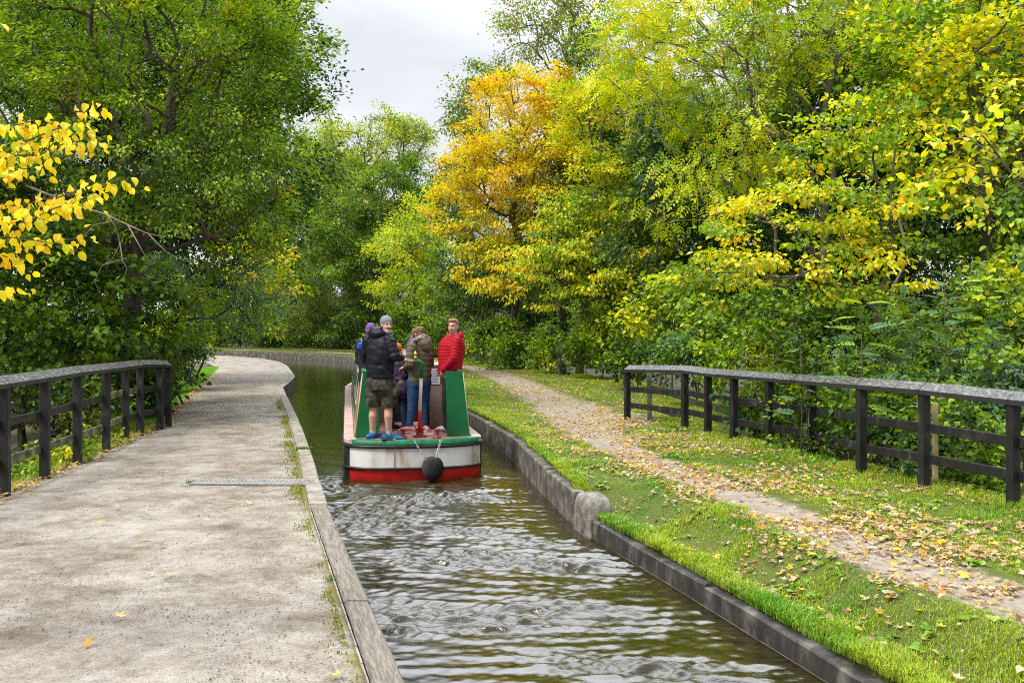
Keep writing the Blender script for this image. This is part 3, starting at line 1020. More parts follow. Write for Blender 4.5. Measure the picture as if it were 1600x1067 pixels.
# raised painted rim round the stern
mb = MB()
o1 = outline(HW + .015, SD, -.015)[:29]
o2 = outline(HW - .1, SD - .02, .075)[:29]
ka, kb = 5, 25
for z0, z1 in ((.531, .60),):
    R = [[mb.bm.verts.new((*o1[k], z0)), mb.bm.verts.new((*o1[k], z1)), mb.bm.verts.new((*o2[k], z1 + .004)), mb.bm.verts.new((*o2[k], z0))] for k in range(ka, kb)]
    for A_, B_ in zip(R[:-1], R[1:]):
        for q in range(3):
            mb.bm.faces.new((A_[q], B_[q], B_[q + 1], A_[q + 1])).smooth = (q != 1)
    mb.bm.faces.new(R[0])
    mb.bm.faces.new(R[-1][::-1])
mb.build('stern_rim', M['green_worn'], boat)
# deck
DZ = .57
mb = MB()
ol = outline(HW - .06, SD - .02, .05)
mb.bm.faces.new([mb.bm.verts.new((x_, y_, DZ)) for x_, y_ in ol])
mb.bm.faces.new([mb.bm.verts.new((x_, y_, .535)) for x_, y_ in outline(HW + .0, SD, .0)])
mb.build('deck', M['pink_deck'], boat)
for sx in (-1, 1):                                  # pink side gunwales
    mb = MB()
    pr = [(1.052, .53), (1.052, .575), (1.04, .588), (.9, .592), (.9, .53)]
    mb2 = [(sx * a, z) for a, z in pr]
    st = [(0.36, .93), (.5, .98), (.62, 1.0), (BL * .8, 1.0), (BL * .9, .85)]
    R = [[mb.bm.verts.new((x_ * s, y_, z)) for x_, z in mb2] for y_, s in st]
    for A_, B_ in zip(R[:-1], R[1:]):
        for q in range(4):
            mb.bm.faces.new((A_[q], A_[q + 1], B_[q + 1], B_[q]))
    mb.bm.faces.new(R[0])
    mb.build('gunwale', M['pink_gunwale'], boat)

# cabin: sides lean inwards, the last metre and a half aft is an open well
YW, YB, YF = .68, 3.0, BL * .82
ZT = 1.53
XB, XT = .87, .755          # half widths at foot and top


def side_pt(sx, t, y, out=0.0):
    return Vector((sx * (XB + (XT - XB) * t + out), y, .58 + (ZT - .58) * t))


for sx in (-1, 1):
    mb = MB()
    R = []
    for y_ in (YW, YB, YF):
        R.append([mb.bm.verts.new(side_pt(sx, t_, y_, o_)) for t_, o_ in ((0, 0), (1, 0), (1, -.045), (0, -.045))])
    for A_, B_ in zip(R[:-1], R[1:]):
        for q in range(4):
            mb.bm.faces.new((A_[q], A_[(q + 1) % 4], B_[(q + 1) % 4], B_[q]))
    mb.bm.faces.new(R[0])
    mb.bm.faces.new(R[-1])
    cs = mb.build('cabin_side', M['green_paint'], boat)
    # top rail
    mb = MB()
    mb.prism([(-.035, -.025), (-.035, .03), (.03, .03), (.03, -.025)], side_pt(sx, 1, YW - .02, -.02) + Vector((0, 0, .028)), side_pt(sx, 1, YF, -.02) + Vector((0, 0, .028)))
    mb.build('handrail', M['green_worn'], boat)

    def panel(y0, y1, t0, t1, off, name, mat, parent=boat):
        m_ = MB()
        q = [side_pt(sx, t0, y0, off), side_pt(sx, t0, y1, off), side_pt(sx, t1, y1, off), side_pt(sx, t1, y0, off)]
        q2 = [side_pt(sx, t0, y0, .001), side_pt(sx, t0, y1, .001), side_pt(sx, t1, y1, .001), side_pt(sx, t1, y0, .001)]
        m_.poly(q)
        for a_ in range(4):
            m_.poly([q[a_], q[(a_ + 1) % 4], q2[(a_ + 1) % 4], q2[a_]])
        return m_.build(name, mat, parent)
    panel(YW + .03, 2.9, .04, .86, .006, 'trim', M['cream'])
    panel(YW + .1, 2.82, .09, .81, .011, 'name_board', M['board_wood'])
    for k in range(6):
        ya = 3.3 + k * 1.75
        w = panel(ya, ya + 1.25, .3, .86, .012, 'window', M['paper'])
        panel(ya + .07, ya + 1.18, .35, .81, .017, 'pane', M['glass'], w)
# aft panels closing the well on each side
for sx in (-1, 1):
    mb = MB()
    q = [side_pt(sx, 0, YW, .004), side_pt(sx, 1.03, YW, .012)]
    inx0, inx1 = (.525, .5)
    pts = [q[0], q[1], Vector((sx * inx1, YW, ZT + .055)), Vector((sx * inx0, YW, .575))]
    a = [mb.bm.verts.new(p_ + Vector((0, -.032, 0))) for p_ in pts]
    b_ = [mb.bm.verts.new(p_ + Vector((0, -.004, 0))) for p_ in pts]
    mb.bm.faces.new(a)
    mb.bm.faces.new(b_[::-1])
    for k in range(4):
        mb.bm.faces.new((a[k], a[(k + 1) % 4], b_[(k + 1) % 4], b_[k]))
    wing = mb.build('aft_panel', M['green_paint'], boat)
    MB().tube([pts[0] + Vector((sx * .004, -.02, .01)), pts[1] + Vector((sx * .004, -.02, 0))], .011, 6).build('edge_strip', M['cream'], wing)
# roof
mb = MB()
prof = [(-XT - .01, ZT), (-XT * .66, ZT + .075), (-XT * .3, ZT + .11), (0, ZT + .12), (XT * .3, ZT + .11), (XT * .66, ZT + .075), (XT + .01, ZT), (XT + .01, ZT - .03), (-XT - .01, ZT - .03)]
A_ = [mb.bm.verts.new((x_, YB - .12, z + .06)) for x_, z in prof]
B_ = [mb.bm.verts.new((x_, YF + .05, z + .06)) for x_, z in prof]
for k in range(9):
    mb.bm.faces.new((A_[k], A_[(k + 1) % 9], B_[(k + 1) % 9], B_[k]))
mb.bm.faces.new(A_)
mb.bm.faces.new(B_[::-1])
mb.build('roof', M['pink_deck'], boat)
# rear bulkhead with a dark doorway and sliding hatch
mb = MB()
for x0, x1, z0, z1, mi in ((-.8, -.32, .58, ZT, 0), (.3, .8, .58, ZT, 0), (-.32, .3, ZT - .12, ZT, 0)):
    mb.box(((x0 + x1) / 2, YB, (z0 + z1) / 2), (x1 - x0, .05, z1 - z0), None, mi)
mb.build('bulkhead', M['cabin_brown'], boat)
MB().box((-.01, YB + .5, 1.0), (.62, .9, .85)).build('doorway_shade', M['black_cloth'], boat)  # solid black block standing for the unlit cabin inside
MB().box((0, YB + .42, ZT + .22), (.72, 1.1, .05), None, 0, .012).build('hatch', M['pink_deck'], boat)
# locker against the right side of the well
mb = MB()
mb.box((.56, 2.33, 1.09), (.42, .98, 1.04), None, 0, .01)
lk = mb.build('locker', M['cabin_brown'], boat)
MB().box((.56, 2.33, 1.625), (.46, 1.02, .03), None, 0, .006).build('lid', M['pink_gunwale'], lk)
MB().box((.335, 1.85, 1.05), (.024, .03, .98), None, 0, .004).build('edge_strip', M['black_cloth'], lk)  # narrow black strip for the dark gap at the locker's left edge
nt_ = MB().box((.45, 1.835, 1.44), (.16, .004, .26)).build('notice', M['paper'], lk)
mb = MB()
for k in range(8):
    mb.box((.45 - random.uniform(0, .015), 1.832, 1.53 - k * .026), (.12 - random.uniform(0, .04), .002, .009))
mb.build('print', M['ink'], nt_)
# rudder stock, tiller
til = MB()
sx0 = Vector((.1, .62, DZ))


def pix_local(u, v, y_depth):
    p_ = Vector(P(u, v, y_depth)) - BO
    return Matrix.Rotation(-BTH, 3, 'Z') @ p_


pt = [pix_local(656, 672, 14.75), pix_local(656, 641, 14.6), pix_local(658, 590, 14.42), pix_local(659.5, 572, 14.38), pix_local(658, 566.5, 14.37), pix_local(653, 564.2, 14.36), pix_local(647, 564, 14.35)]
root_t = MB().tube([pt[0], pt[1]], [.034, .028], 10).build('tiller', M['red_paint'], boat)
MB().tube([pt[1], pt[2]], [.028, .026], 10).build('middle_bar', M['white_paint'], root_t)
MB().tube([pt[2], pt[3], pt[4], pt[5], pt[6]], [.028, .03, .032, .03, .026], 10).build('swan_neck', M['green_paint'], root_t)
hA, hB = pt[6], pix_local(632.5, 563, 14.34)
MB().tube([hA, hA.lerp(hB, .2), hA.lerp(hB, .6), hA.lerp(hB, .9), hB], [.016, .02, .024, .022, .012], 10).build('handle', M['handle_wood'], root_t)
mb = MB()
pp = pix_local(649, 563, 14.35)
mb.lathe([(.012, -.01), (.012, .02), (.03, .03), (.03, .05), (.014, .065), (.028, .09), (.03, .105), (.012, .125), (.008, .14)], pp, 10)
mb.build('tiller_pin', M['brass'], root_t)
mb = MB()
base = pix_local(656, 682, 14.8)
base.z = DZ
mb.lathe([(.11, 0), (.11, .018), (.06, .028), (.05, .09), (.07, .1), (.07, .13), (.035, .135)], base, 14)
mb.build('rudder_bearing', M['old_red'], boat)
for u in (630, 683):
    q = pix_local(u, 688, 14.45)
    q.z = DZ + .03
    q.y = max(q.y, .22)
    mb = MB()
    mb.lathe([(.06, -.03), (.06, .01), (.03, .025), (.026, .095), (.048, .105), (.048, .125), (.04, .13)], q, 14)
    mb.build('mooring_post', M['old_red'], boat)
MB().box(Vector((-.42, .06, .61)), (.16, .1, .03), Matrix.Rotation(.1, 3, 'Z'), 0, .01).build('fairlead', M['black_paint'], boat)
# rope button fender with its chains
fc = Vector((.235, -.125, .2))
mb = MB()
R = []
for i in range(25):
    a = math.pi * i / 24
    zz = .17 * math.cos(a)
    rr = .155 * math.sin(a) ** .8 if 0 < i < 24 else .0
    R.append((rr, zz))
segs = 28
rings = []
for i, (rr, zz) in enumerate(R[1:-1]):
    rings.append([mb.bm.verts.new(fc + Vector(((rr * (1 + .045 * math.cos(math.pi * (k + i)))) * math.cos(2 * math.pi * k / segs),
                                               .8 * (rr * (1 + .045 * math.cos(math.pi * (k + i)))) * math.sin(2 * math.pi * k / segs), zz))) for k in range(segs)])
for A_, B_ in zip(rings[:-1], rings[1:]):
    for k in range(segs):
        mb.bm.faces.new((A_[k], A_[(k + 1) % segs], B_[(k + 1) % segs], B_[k])).smooth = False
mb.bm.faces.new(rings[0])
mb.bm.faces.new(rings[-1][::-1])
fender = mb.build('fender', M['rope'], boat)
tag(fender, 'black woven rope fender')


def chain(a, b, name, parent):
    a, b = Vector(a), Vector(b)
    n = 9
    mb_ = MB()
    for i in range(n):
        t_ = (i + .5) / n
        p_ = a.lerp(b, t_)
        d_ = (b - a).normalized()
        ref = Vector((0, 1, 0)) if i % 2 else d_.cross(Vector((0, 1, 0)))
        ref = (ref - d_ * ref.dot(d_)).normalized()
        ll = (b - a).length / n * .72
        pts_ = [p_ + d_ * ll * math.cos(2 * math.pi * k / 10) + ref * .013 * math.sin(2 * math.pi * k / 10) for k in range(10)]
        mb_.tube(pts_, .0045, 5, closed=True)
    mb_.build(name, M['steel'], parent)


chain((-.03, -.035, .6), (.13, -.16, .32), 'chain', fender)
chain((.36, -.03, .6), (.28, -.17, .36), 'chain', fender)

# ------------------------------------------------------------------ people


def uvball(bm_, c, r, rot=None, n=14, m=10):
    c = Vector(c)
    rr = bmesh.ops.create_uvsphere(bm_, u_segments=n, v_segments=m, radius=1)
    mat = Matrix.Translation(c) @ (rot.to_4x4() if rot else Matrix.Identity(4)) @ Matrix.Diagonal((*r, 1))
    bmesh.ops.transform(bm_, matrix=mat, verts=rr['verts'])


def prims_mesh(prims):
    bm_ = bmesh.new()
    for p_ in prims:
        k = p_[0]
        if k == 'ell':
            uvball(bm_, p_[1], p_[2], p_[3] if len(p_) > 3 else None)
        elif k == 'cap':
            a, b_, r0, r1 = Vector(p_[1]), Vector(p_[2]), p_[3], p_[4]
            uvball(bm_, a, (r0,) * 3)
            uvball(bm_, b_, (r1,) * 3)
            d_ = b_ - a
            L_ = d_.length
            if L_ > 1e-5:
                rr = bmesh.ops.create_cone(bm_, cap_ends=True, cap_tris=False, segments=14, radius1=r0, radius2=r1, depth=L_)
                q = d_.to_track_quat('Z', 'Y').to_matrix().to_4x4()
                bmesh.ops.transform(bm_, matrix=Matrix.Translation((a + b_) / 2) @ q, verts=rr['verts'])
        elif k == 'loft':       # rings: (center, rx, ry), angle of local x
            ang = p_[2]
            ca, sa = math.cos(ang), math.sin(ang)
            rings_ = []
            for c_, rx, ry in p_[1]:
                rings_.append([bm_.verts.new((c_[0] + ca * rx * math.cos(t_) - sa * ry * math.sin(t_), c_[1] + sa * rx * math.cos(t_) + ca * ry * math.sin(t_), c_[2]))
                               for t_ in [2 * math.pi * i / 20 for i in range(20)]])
            for A1, B1 in zip(rings_[:-1], rings_[1:]):
                for i in range(20):
                    bm_.faces.new((A1[i], A1[(i + 1) % 20], B1[(i + 1) % 20], B1[i]))
            bm_.faces.new(rings_[0][::-1])
            bm_.faces.new(rings_[-1])
    me = bpy.data.meshes.new('tmp')
    bm_.to_mesh(me)
    bm_.free()
    return me


def blob(name, prims, mat, parent=None, voxel=.012, smooth=4, post=None, paint=None):
    me = prims_mesh(prims)
    o_ = bpy.data.objects.new('tmp', me)
    COL.objects.link(o_)
    md = o_.modifiers.new('r', 'REMESH')
    md.mode = 'VOXEL'
    md.voxel_size = voxel
    if smooth:
        sm = o_.modifiers.new('s', 'SMOOTH')
        sm.factor = .5
        sm.iterations = smooth
    dg = bpy.context.evaluated_depsgraph_get()
    dg.update()
    ev = o_.evaluated_get(dg)
    out = bpy.data.meshes.new_from_object(ev)
    bpy.data.objects.remove(o_)
    bpy.data.meshes.remove(me)
    out.name = name
    out.materials.clear()
    n = len(out.vertices)
    co = np.empty(n * 3)
    out.vertices.foreach_get('co', co)
    co = co.reshape(-1, 3)
    if post:
        no = np.empty(n * 3, np.float32)
        out.vertices.foreach_get('normal', no)
        co = post(co, no.reshape(-1, 3))
        out.vertices.foreach_set('co', co.astype(np.float32).ravel())
    if paint:
        c = np.ones((n, 4), np.float32)
        c[:, :3] = paint(co)
        a = out.attributes.new('Col', 'FLOAT_COLOR', 'POINT')
        a.data.foreach_set('color', c.ravel())
    out.polygons.foreach_set('use_smooth', np.ones(len(out.polygons), bool))
    out.update()
    return link_mesh(name, out, mat, parent)


class Head:
    def __init__(s, c, f, tilt=0.0, scale=1.0):
        s.c = Vector(c)
        s.f = Vector((f[0], f[1], f[2] if len(f) > 2 else 0)).normalized()
        s.r = s.f.cross(Vector((0, 0, 1))).normalized()
        s.u = s.r.cross(s.f).normalized()
        if tilt:
            R_ = Matrix.Rotation(tilt, 3, s.f)
            s.r, s.u = R_ @ s.r, R_ @ s.u
        s.k = scale
        s.rot = Matrix((s.r, s.f, s.u)).transposed()

    def at(s, r, f, u):
        return s.c + (s.r * r + s.f * f + s.u * u) * s.k

    def sz(s, *a):
        return tuple(x_ * s.k for x_ in a)

    def prims(s, neck_base):
        k = s.k
        P_ = [('ell', s.at(0, -.012, .03), s.sz(.076, .098, .094), s.rot), ('ell', s.at(0, .022, -.03), s.sz(.066, .074, .09), s.rot),
              ('ell', s.at(0, .045, -.082), s.sz(.042, .045, .036), s.rot),
              ('cap', s.at(0, .09, .008), s.at(0, .118, -.028), .012 * k, .017 * k),
              ('ell', s.at(0, .076, .03), s.sz(.05, .022, .014), s.rot),
              ('ell', s.at(.03, .075, -.03), s.sz(.022, .018, .02), s.rot), ('ell', s.at(-.03, .075, -.03), s.sz(.022, .018, .02), s.rot),
              ('ell', s.at(0, .088, -.06), s.sz(.024, .014, .012), s.rot),
              ('ell', s.at(.077, -.005, -.005), s.sz(.012, .02, .032), s.rot), ('ell', s.at(-.077, -.005, -.005), s.sz(.012, .02, .032), s.rot),
              ('cap', s.at(0, -.012, -.05), neck_base, .056 * k, .06 * k)]
        return P_

    def paint(s, tone, flush=(0.42, .15, .1), stubble=None):
        def fn(co):
            out = np.tile(np.array(tone, np.float32), (len(co), 1))
            jit = fbm(co[:, 0] * 30, co[:, 2] * 30, 4) - .5
            out *= (1 + .15 * jit)[:, None]

            def spot(p_, rad, colr, sq=(1, 1, 1)):
                d_ = co - np.array(p_)
                loc = np.stack([d_ @ np.array(s.r), d_ @ np.array(s.f), d_ @ np.array(s.u)], -1) / np.array(sq)
                w_ = np.clip(1.6 - np.linalg.norm(loc, axis=1) / (rad * s.k) * 1.1, 0, 1)[:, None]
                out[:] = out * (1 - w_) + np.array(colr) * w_
            for sg in (-1, 1):
                spot(s.at(sg * .045, .08, -.025), .022, np.array(tone) * .75 + np.array(flush) * .25)
                spot(s.at(sg * .031, .088, .014), .013, (.06, .04, .035), (1.5, 1.4, .7))
                spot(s.at(sg * .031, .088, .036), .014, np.array(tone) * .45, (1.7, 1.4, .45))
            spot(s.at(0, .1, -.06), .013, (.3, .09, .08), (1.9, 1.6, .6))
            spot(s.at(0, .118, -.03), .014, np.array(tone) * .8 + np.array(flush) * .2)
            if stubble is not None:
                spot(s.at(0, .05, -.085), .05, stubble)
            return out
        return fn


def hand(wrist, d, n, curl=.6, k=1.0, flip=1):
    """palm with four unequal bent fingers and a side thumb; d along the hand, n palm facing"""
    w = Vector(wrist)
    d = Vector(d).normalized()
    n = Vector(n)
    n = (n - d * n.dot(d)).normalized()
    s = d.cross(n).normalized() * flip
    rot = Matrix((s, d, n)).transposed()
    P_ = [('ell', w + d * .048 * k, (.042 * k, .055 * k, .018 * k), rot), ('cap', w - d * .02, w + d * .02, .027 * k, .026 * k)]
    for i, (off, ln) in enumerate(((-.03, .058), (-.010, .074), (.011, .07), (.031, .062))):
        a = w + d * .092 * k + s * off * k
        c1 = curl
        d1 = d * math.cos(c1) + n * math.sin(c1)
        b_ = a + d1 * ln * .45 * k
        d2 = d * math.cos(c1 * 2.1) + n * math.sin(c1 * 2.1)
        c_ = b_ + d2 * ln * .35 * k
        d3 = d * math.cos(c1 * 2.8) + n * math.sin(c1 * 2.8)
        e_ = c_ + d3 * ln * .25 * k
        P_ += [('cap', a - d * .02 * k, b_, .0095 * k, .009 * k), ('cap', b_, c_, .009 * k, .0085 * k), ('cap', c_, e_, .0085 * k, .0075 * k)]
    t0 = w + d * .025 * k + s * .036 * k
    t1 = t0 + (d * .55 + s * .55 + n * .35).normalized() * .04 * k
    t2 = t1 + (d * .8 + s * .05 + n * .6).normalized() * .034 * k
    P_ += [('cap', t0, t1, .013 * k, .011 * k), ('cap', t1, t2, .011 * k, .009 * k)]
    return P_


def shoe(ankle, toe, name, mat, parent, k=1.0):
    a = Vector(ankle)
    t_ = Vector((toe[0], toe[1], 0)).normalized()
    z0 = .045
    heel = Vector((a.x, a.y, 0)) - t_ * .06 * k
    sd = Vector((-t_.y, t_.x, 0))
    P_ = [('cap', heel + Vector((0, 0, .05)), Vector((a.x, a.y, .085)), .042 * k, .046 * k),
          ('cap', Vector((a.x, a.y, .075)), heel + t_ * .2 * k + Vector((0, 0, .05)), .046 * k, .036 * k),
          ('ell', heel + t_ * .18 * k + Vector((0, 0, .04)), (.05 * k, .085 * k, .036), Matrix((sd * -1, t_, Vector((0, 0, 1)))).transposed())]

    def flat(co, no):
        co[:, 2] = np.maximum(co[:, 2], .004)
        return co
    s_ = blob(name, P_, mat, parent, .01, 3, flat)
    rot = Matrix((sd * -1, t_, Vector((0, 0, 1)))).transposed()
    blob('sole', [('ell', heel + t_ * .02 * k + Vector((0, 0, .012)), (.042 * k, .06 * k, .016), rot), ('ell', heel + t_ * .16 * k + Vector((0, 0, .012)), (.052 * k, .11 * k, .016), rot)], M['sole'], s_, .008, 2,
         lambda co, no: np.stack([co[:, 0], co[:, 1], np.maximum(co[:, 2], .001)], -1))


def quilt(axis_list, pitch, amp):
    """raised quilting bands; measured along the nearest limb axis (p0,p1)"""
    def fn(co, no):
        best = np.full(len(co), 1e9)
        ph = np.zeros(len(co))
        for p0, p1, off in axis_list:
            p0, p1 = np.array(p0), np.array(p1)
            d_ = p1 - p0
            L_ = np.linalg.norm(d_)
            d_ = d_ / L_
            t_ = np.clip((co - p0) @ d_, 0, L_)
            dist_ = np.linalg.norm(co - (p0 + t_[:, None] * d_), axis=1) - off
            m_ = dist_ < best
            best[m_] = dist_[m_]
            ph[m_] = ((co - p0) @ d_)[m_]
        return co + no * (amp * (np.abs(np.sin(math.pi * ph / pitch)) ** .6 - .6))[:, None]
    return fn


def wrinkle(seed, amp=.008, sc=9):
    def fn(co, no):
        w_ = fbm(co[:, 0] * sc + co[:, 2] * sc * .6, co[:, 2] * sc * 1.5 + co[:, 1] * sc * .7, seed, 3) - .5
        return co + no * (amp * 2 * w_)[:, None]
    return fn


SK = (.5, .27, .19)
DKZ = .572


def person(loc, body_prims, head, tone, label, stubble=None):
    o_ = blob('person', body_prims, M['skin'], None, .0075, 3, None, head.paint(tone, stubble=stubble))
    o_.location = loc
    tag(o_, label, 'person', 'people on the boat deck')
    return o_


# ---- helmsman
FA = math.radians(35)
Fv = Vector((math.sin(FA), math.cos(FA), 0))
Rv = Vector((math.cos(FA), -math.sin(FA), 0))
hl = Vector(P(637.5, 562.5, 14.34)) - Vector((-1.955, 14.34, DKZ))
H1 = Head((.085, -.01, 1.715), (.5, -.86, -.03))
sR, eR, wR = Vector((.155, -.13, 1.5)), Vector((.235, -.2, 1.25)), hl + Vector((-.085, -.025, .025))
sL, eL, wL = Vector((-.21, .12, 1.49)), Vector((-.27, .22, 1.22)), Vector((-.12, .36, 1.08))
body = H1.prims((.03, .02, 1.5)) + [
    ('loft', [((0, 0, .88), .17, .12), ((0, 0, 1.1), .16, .11), ((0.01, 0, 1.35), .18, .12), ((.02, .01, 1.5), .15, .09)], -FA),
    ('cap', (-.105, .03, .9), (-.115, .05, .5), .095, .062), ('cap', (-.115, .05, .5), (-.125, .01, .36), .06, .064), ('cap', (-.125, .01, .36), (-.13, .03, .1), .064, .04), ('cap', (-.13, .03, .1), (-.07, .08, .05), .04, .03),
    ('cap', (.09, -.02, .9), (.11, 0, .5), .095, .062), ('cap', (.11, 0, .5), (.112, -.04, .36), .06, .064), ('cap', (.112, -.04, .36), (.12, -.02, .1), .064, .04), ('cap', (.12, -.02, .1), (.19, .0, .05), .04, .03),
    ('cap', sR, eR, .05, .045), ('cap', eR, wR, .045, .03), ('cap', sL, eL, .05, .045), ('cap', eL, wL, .045, .03)]
body += hand(wR, hl - wR, (0.1, .2, -1), .75, 1.0, -1) + hand(wL, (.5, .5, -.4), (.3, -.4, -1), .5)
p1 = person((-1.955, 14.34, DKZ), body, H1, SK, 'bearded person in a black hooded jacket and camouflage shorts steering the boat')
jk = [('loft', [((-.005, .01, .93), .22, .175), ((-.01, .01, 1.02), .222, .178), ((-.01, 0, 1.2), .23, .18), ((0, 0, 1.38), .24, .178), ((.01, 0, 1.48), .205, .15), ((.02, .0, 1.57), .13, .115), ((.03, 0, 1.6), .09, .09)], -FA),
      ('cap', sR - Rv * .02, eR, .092, .078), ('cap', eR, wR - (wR - eR).normalized() * .02, .076, .05), ('cap', sL, eL, .092, .078), ('cap', eL, wL, .083, .055)]
pj = blob('jacket', jk, M['black_jacket'], p1, .014, 4, lambda co, no: quilt([((0, 0, .9), (0, 0, 1.6), .2), (sR, eR, .09), (eR, wR, .07), (sL, eL, .09)], .075, .005)(wrinkle(3, .018)(co, no), no))
blob('hood', [('ell', (-.055, -.035, 1.585), (.16, .12, .075), Matrix.Rotation(-FA, 3, 'Z')), ('ell', (-.06, .0, 1.64), (.13, .11, .05), Matrix.Rotation(-FA, 3, 'Z')), ('cap', (.0, .07, 1.58), (.12, -.02, 1.575), .05, .045)],
     M['black_jacket'], pj, .012, 4, wrinkle(8, .014))
sh = [('loft', [((-.005, .01, .99), .2, .155), ((-.005, .01, .85), .215, .175), ((-.005, .01, .75), .2, .165)], -FA),
      ('cap', (-.11, .03, .82), (-.125, .04, .62), .135, .125), ('cap', (-.125, .04, .62), (-.13, .04, .53), .125, .118),
      ('cap', (.1, -.01, .82), (.115, 0, .62), .135, .125), ('cap', (.115, 0, .62), (.12, 0, .53), .125, .118),
      ('ell', (.235, -.06, .72), (.045, .075, .09))]


def cut_hem(z):
    return lambda co, no: np.stack([co[:, 0], co[:, 1], np.maximum(co[:, 2], z)], -1)


blob('shorts', sh, M['camo'], p1, .013, 3, lambda co, no: cut_hem(.5)(wrinkle(12, .013, 11)(co, no), no))
for a, tdir in (((-.13, .03, .1), (.8, .5)), ((.12, -.02, .1), (.93, -.12))):
    blob('sock', [('cap', (a[0], a[1], .16), (a[0], a[1], .1), .047, .05)], M['grey_sock'], p1, .01, 2)
    shoe(a, tdir, 'shoe', M['blue_shoe'], p1, 1.12)
blob('beanie', [('ell', H1.at(0, -.022, .06), (.09, .112, .088), H1.rot @ Matrix.Rotation(-.18, 3, 'X')), ('ell', H1.at(0, -.045, .045), (.088, .098, .1), H1.rot)], M['grey_knit'], p1, .009, 3)
blob('beard', [('ell', H1.at(0, .055, -.088), (.054, .054, .046), H1.rot), ('ell', H1.at(0, .02, -.07), (.07, .05, .045), H1.rot)], M['beard'], p1, .007, 2)
blob('moustache', [('ell', H1.at(.018, .103, -.045), (.022, .012, .009), H1.rot), ('ell', H1.at(-.018, .103, -.045), (.022, .012, .009), H1.rot)], M['moustache'], p1, .005, 1)

# ---- person in the red jacket
FA2 = math.radians(240)
loc2 = Vector((-.975, 15.34, DKZ))
H2 = Head((.035, -.02, 1.69), (-.33, -.94, -.02))
sN, eN, wN = Vector((.1, -.19, 1.47)), Vector((.06, -.25, 1.2)), Vector((-.1, -.19, 1.02))      # arm nearer the camera
sFf, eFf, wFf = Vector((-.06, .2, 1.47)), Vector((-.1, .27, 1.2)), Vector((-.17, .18, 1.02))
tq = math.radians(65)
body = H2.prims((.03, 0, 1.5)) + [
    ('loft', [((0, 0, .88), .16, .12), ((0, 0, 1.1), .15, .11), ((.01, 0, 1.35), .18, .12), ((.02, 0, 1.49), .15, .09)], tq + math.pi / 2),
    ('cap', (-.02, -.1, .9), (-.07, -.11, .5), .09, .06), ('cap', (-.07, -.11, .5), (-.06, -.1, .1), .06, .04), ('cap', (-.06, -.1, .1), (-.14, -.13, .05), .04, .03),
    ('cap', (-.02, .1, .9), (-.05, .09, .5), .09, .06), ('cap', (-.05, .09, .5), (-.04, .1, .1), .06, .04), ('cap', (-.04, .1, .1), (-.12, .08, .05), .04, .03),
    ('cap', sN, eN, .05, .045), ('cap', eN, wN, .045, .03), ('cap', sFf, eFf, .05, .045), ('cap', eFf, wFf, .045, .03)]
body += hand(wN, (-.3, .25, -.9), (0, 1, 0), .4) + hand(wFf, (-.3, -.25, -.9), (0, -1, 0), .4)
p2 = person(loc2, body, H2, (.52, .29, .21), 'fair haired person in a red quilted jacket standing beside the green panel', stubble=(.4, .24, .17))
jk = [('loft', [((-.015, 0, .92), .19, .15), ((-.01, 0, 1.05), .2, .16), ((0, 0, 1.25), .22, .165), ((.015, 0, 1.4), .225, .16), ((.02, 0, 1.49), .185, .13), ((.025, -.0, 1.55), .11, .1), ((.025, 0, 1.58), .085, .085)], tq + math.pi / 2),
      ('cap', sN, eN, .082, .07), ('cap', eN, wN, .068, .055), ('cap', sFf, eFf, .082, .07), ('cap', eFf, wFf, .068, .055)]
pj = blob('jacket', jk, M['red_jacket'], p2, .01, 3, quilt([((0, 0, .9), (.02, 0, 1.6), .19), (sN, eN, .08), (eN, wN, .065), (sFf, eFf, .08), (eFf, wFf, .065)], .052, .009))
blob('hood', [('ell', (.12, .03, 1.535), (.085, .12, .075)), ('ell', (.135, .03, 1.575), (.06, .09, .04)), ('cap', (.1, -.075, 1.54), (-.03, -.085, 1.52), .035, .03)], M['red_jacket'], pj, .01, 3, wrinkle(5, .008))
blob('collar', [('ell', (.05, 0, 1.575), (.085, .09, .028))], M['lining'], pj, .009, 2)
blob('trousers', [('loft', [((0, 0, 1.0), .16, .13), ((0, 0, .85), .175, .14), ((-.01, 0, .78), .16, .13)], tq + math.pi / 2), ('cap', (-.02, -.1, .84), (-.07, -.11, .5), .11, .08), ('cap', (-.07, -.11, .5), (-.06, -.1, .1), .08, .062),
                  ('cap', (-.02, .1, .84), (-.05, .09, .5), .11, .08), ('cap', (-.05, .09, .5), (-.04, .1, .1), .08, .062)], M['black_cloth'], p2, .013, 3, wrinkle(6, .01))
shoe((-.07, -.1, .1), (-.95, -.25), 'shoe', M['grey_shoe'], p2, 1.12)
shoe((-.05, .1, .1), (-.95, -.1), 'shoe', M['grey_shoe'], p2, 1.12)
hp = [('ell', H2.at(0, -.03, .055), (.085, .09, .082), H2.rot), ('ell', H2.at(0, .03, .1), (.062, .06, .034), H2.rot), ('ell', H2.at(0, -.06, .0), (.08, .06, .08), H2.rot), ('ell', H2.at(.02, .062, .1), (.04, .03, .022), H2.rot)]
blob('hair', hp, M['hair_fair'], p2, .008, 2, wrinkle(33, .012, 40))

